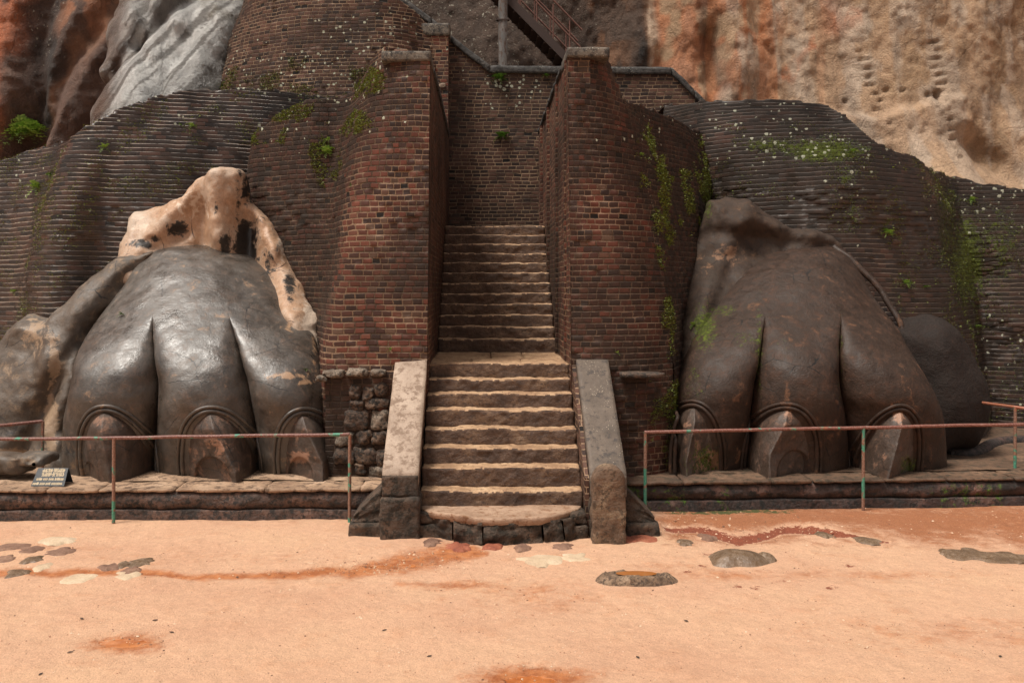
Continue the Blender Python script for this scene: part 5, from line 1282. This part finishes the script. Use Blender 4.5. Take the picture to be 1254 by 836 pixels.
# pebbles, too many to count
def gz(x, y): return float(-.02+.012*fbm(x*.7, y*.7, 0, 4)+.004*fbm(x*3, y*3, 2, 4))
def pebbles():
    V = []; F = []; q = np.random.default_rng(12)
    for i in range(6500):
        if i < 900: px = q.uniform(790, 1254); py = 622+46*q.random()**1.2
        elif i < 1500: px = q.normal(480, 70); py = 690+q.normal(0, 7)
        else: px = q.uniform(-20, 1270); py = 640+196*q.random()**.8
        if 425 < px < 810 and py < 670: continue
        x, y, _ = G(px, py, -.02); s = (.004+.014*q.random()**4)*(y/11); z0 = gz(x, y)-.004
        k = len(V); a0 = q.uniform(0, 6)
        ring = [(x+s*math.cos(a0+j*1.047)*q.uniform(.8, 1.3), y+s*math.sin(a0+j*1.047)*q.uniform(.8, 1.3), z0) for j in range(6)]
        V += ring+[(x, y, z0+.004+s*.45)]; F += [[k+j, k+(j+1) % 6, k+6] for j in range(6)]
    o = mesh_obj('gravel', V, F, M['pebble'], smooth=False); tag(o, kind='stuff')
def pebmat():
    n = N('loose_gravel'); v = n.new('ShaderNodeTexVoronoi'); v.inputs['Scale'].default_value = 9; n.put(v.inputs['Vector'], n.pos())
    sc = n.new('ShaderNodeSeparateColor'); n.put(sc.inputs[0], v.outputs['Color'])
    return n.out(n.ramp(sc.outputs[0], [(.0, (.12, .06, .035)), (.35, (.32, .15, .08)), (.7, (.45, .26, .15)), (.97, (.62, .46, .32))]), .8)
M['pebble'] = pebmat()
pebbles()
# dead leaves lying about
k = 0
for (a, b, lb) in [(100, 754, 'leftmost dark dead leaf on the sand'), (190, 757, 'curled dark leaf right of the leftmost one'), (210, 771, 'dark leaf above the left puddle'), (471, 770, 'dark leaf near the lower middle of the court'),
                   (526, 802, 'largest dark dead leaf near the front edge of the court'), (781, 802, 'lone dark leaf right of the front puddle'), (840, 756, 'brown twig-like leaf right of centre'), (1225, 800, 'brown leaf near the right front corner of the court'), (86, 795, 'grey leaf left of the left puddle'), (50, 822, 'reddish leaf near the left front corner')]:
    x, y, _ = G(a, b); rr = random.Random(k); k += 1; s_ = .024; an = rr.uniform(0, 3)
    V = []; 
    for i in range(7):
        t = i/6; w_ = s_*.55*math.sin(math.pi*min(1, t*.95+.04)); cx, cy = (t-.5)*2*s_*math.cos(an), (t-.5)*2*s_*math.sin(an)
        for sg in (-1, 0, 1): V.append((x+cx-sg*w_*math.sin(an), y+cy+sg*w_*math.cos(an), gz(x, y)+.004+.004*abs(sg)))
    tag(mesh_obj('dead_leaf', V, quads(7, 3), M['dead_leaf'] if 'dead_leaf' in M else M['steel_dark']), lb, 'leaf', 'dead leaves on the court')
# rocks on the left platform
for i, (a, b, sx, sz, lb) in enumerate([(8, 566, 70, 24, 'smooth grey boulder on the left platform at the frame edge'), (45, 560, 34, 14, 'small grey rock behind the thin railing post on the left platform')]):
    o = stone_blob('boulder', a, b, 13.0, sx, sz, .28, M['lobe_grey'], None, 3*i+2); tag(o, lb, 'boulder')
# dark kerb ring on the right platform
kp = subdiv([P(1165, 552, 14.9), P(1182, 553, 14.8), P(1200, 548, 15.0), P(1210, 541, 15.5), P(1228, 536, 15.9), P(1300, 534, 16.2)], 40); kp[:, 2] = .36; kp[1:-1] = (kp[:-2]+kp[2:])/2
tag(tube('stone_kerb', kp, .11, M['platform_r']), 'low curved grey kerb on the platform behind the right paw', 'kerb')

# ------------------------------------------------------------------ plants
def tuft(label, px, py, Y, size, n, mat, seed, name='fern_tuft', cat='plant', droop=.5, group='tufts of fern rooted in the masonry'):
    x, y, z = P(px, py, Y); q = random.Random(seed); V = [(x, y, z)]; F = []
    for i in range(n):
        an = q.uniform(-math.pi, 0); el = q.uniform(-.3, 1.3); L = size*q.uniform(.5, 1.15)
        d = Vector((math.cos(an)*math.cos(el), math.sin(an)*math.cos(el)*.8, math.sin(el))); sd = Vector((-math.sin(an), math.cos(an), 0))
        nl = 5; prev = 0
        for j in range(nl):
            t = (j+1)/nl; c = Vector((x, y, z))+d*L*t+Vector((0, 0, -droop*L*t*t)); s_ = L*.17*(1.15-t*.6)
            k = len(V); V += [tuple(c), tuple(c+sd*.004)]; F.append([prev, k, k+1]); prev = k
            for sg in (-1, 1):
                tip = c+sd*sg*s_*1.6+d*s_*.9+Vector((0, 0, q.uniform(-.3, .3)*s_)); m_ = len(V)
                V += [tuple(c+sd*sg*s_*.8+d*s_*-.3), tuple(tip), tuple(c+sd*sg*s_*.5+d*s_*.9)]; F.append([k, m_, m_+1, m_+2])
    return tag(mesh_obj(name, V, F, mat, smooth=False), label, cat, group)
def spot(px, py, dflt):
    # where the masonry surface stands behind a point, so the plant roots on it
    d = Vector(((px-VX)/FP, 1, -(py-VY)/FP)).normalized(); best = None
    for b in TREES:
        h = b.ray_cast(Vector((0, 0, CH)), d, 60)
        if h[0] and (best is None or h[3] < best[1]): best = (h[0].y, h[3])
    return best[0]-.02 if best else dflt
TREES = []
deps = bpy.context.evaluated_depsgraph_get()
for o in [o for o in SC.objects if o.type == 'MESH' and o.name.split('.')[0] in ('brick_face', 'brick_panel', 'corridor_wall', 'paw_body', 'plaster_crest', 'cliff', 'boulder')]:
    TREES.append(BVHTree.FromPolygons([v.co for v in o.data.vertices], [p.vertices for p in o.data.polygons]))
for i, (a, b, s_, n, m, lb) in enumerate([
    (30, 160, .62, 130, 'leaf_bright', 'bushy bright green plant at the foot of the cliff, far left'), (128, 181, .12, 14, 'leaf_bright', 'small yellow-green fern near the left shoulder of the long left wall'),
    (400, 187, .16, 20, 'leaf_bright', 'bright fern in the fold between the curved wall and the left tower'), (402, 172, .10, 12, 'leaf_bright', 'small fern just above the bright one in the fold left of the left tower'),
    (235, 155, .10, 12, 'leaf_bright', 'little green tuft on the top courses of the left wall'), (222, 154, .08, 10, 'leaf', 'tiny tuft left of the little green one on the left wall'),
    (612, 96, .18, 24, 'leaf', 'fern hanging below the coping of the back wall'), (615, 168, .20, 30, 'leaf', 'dark green fern growing in the middle of the back wall'), (668, 93, .10, 10, 'leaf', 'small tuft under the coping right of the steel post'),
    (44, 230, .18, 20, 'leaf_bright', 'leafy sprout high on the far left wall'), (60, 215, .12, 14, 'leaf', 'sprout beside the leafy one on the far left wall'), (17, 357, .10, 14, 'leaf_bright', 'pale sprout low on the far left wall'),
    (1088, 285, .14, 16, 'leaf_bright', 'bright fern hanging on the middle of the right wall'), (1110, 347, .13, 14, 'leaf_bright', 'bright fern low on the right wall above the dark lobe'), (1133, 352, .08, 10, 'leaf', 'small fern right of the bright low one on the right wall'),
    (1045, 185, .10, 12, 'leaf_bright', 'tuft at the top of the moss streak on the right wall'), (430, 227, .06, 8, 'leaf', 'tiny sprout on the left tower face'), (478, 428, .06, 7, 'leaf_bright', 'tiny leaf just above the left parapet'),
    (756, 432, .05, 7, 'leaf_bright', 'tiny leaf just right of the top of the right parapet'), (1190, 245, .12, 14, 'leaf_bright', 'fern in the moss of the far right wall'), (1195, 400, .12, 14, 'leaf_bright', 'fern above the foot of the far right wall'), (785, 190, .08, 10, 'leaf_bright', 'sprout on the right shoulder of the right tower'),
    (376, 452, .05, 8, 'leaf', 'tiny sprout at the right edge of the left paw'), (150, 385, .07, 10, 'leaf', 'tiny sprout on the collar of the left paw')]):
    tuft(lb, a, b, spot(a, b, 15), s_*(1.25 if s_ < .5 else 1), n, M[m], 50+i)
tuft('bright fern growing at the edge of the right paw', 848, 398, spot(848, 398, 14)-.0, .10, 16, M['leaf_bright'], 99)

# small-leaved growth scattered over the masonry where it is mossy
def moss_scatter():
    q = np.random.default_rng(21); V = []; F = []
    for (SV, SF, mo) in SURF:
        c = SV[SF].mean(1); m = mo[SF].mean(1)
        e1 = SV[SF[:, 1]]-SV[SF[:, 0]]; e2 = SV[SF[:, 3]]-SV[SF[:, 0]]; A = np.linalg.norm(np.cross(e1, e2), axis=1)
        cl = np.clip(fbm(c[:, 0]*3.2, c[:, 1]*2, c[:, 2]*3.2, 4)*1.6+m*.85-.32, 0, .6)*(m > .15)
        w_ = A*cl
        if w_.sum() <= 0: continue
        n = int(min(16000, w_.sum()*9000)); pick = q.choice(len(SF), n, p=w_/w_.sum())
        for f in pick:
            p = c[f]+q.normal(0, .012, 3); s_ = q.uniform(.009, .024); a = q.uniform(0, 6.28)
            d = np.array([math.cos(a), -abs(math.sin(a))*.8-.2, q.uniform(-.2, .8)])*s_; sd = np.array([-math.sin(a), .3, q.uniform(-.5, .5)])*s_*.6
            p = p+np.array([0, -.012, 0]); k = len(V)
            V += [p, p+d*.5+sd, p+d*1.3, p+d*.5-sd]; F.append([k, k+1, k+2, k+3])
    o = mesh_obj('moss', np.array(V), F, M['moss'], smooth=False); tag(o, 'small green moss and creepers clinging to the brick courses', kind='stuff')
moss_scatter()

for o in [o for o in SC.objects if o.type == 'EMPTY' and o.parent is None]: settle(o)
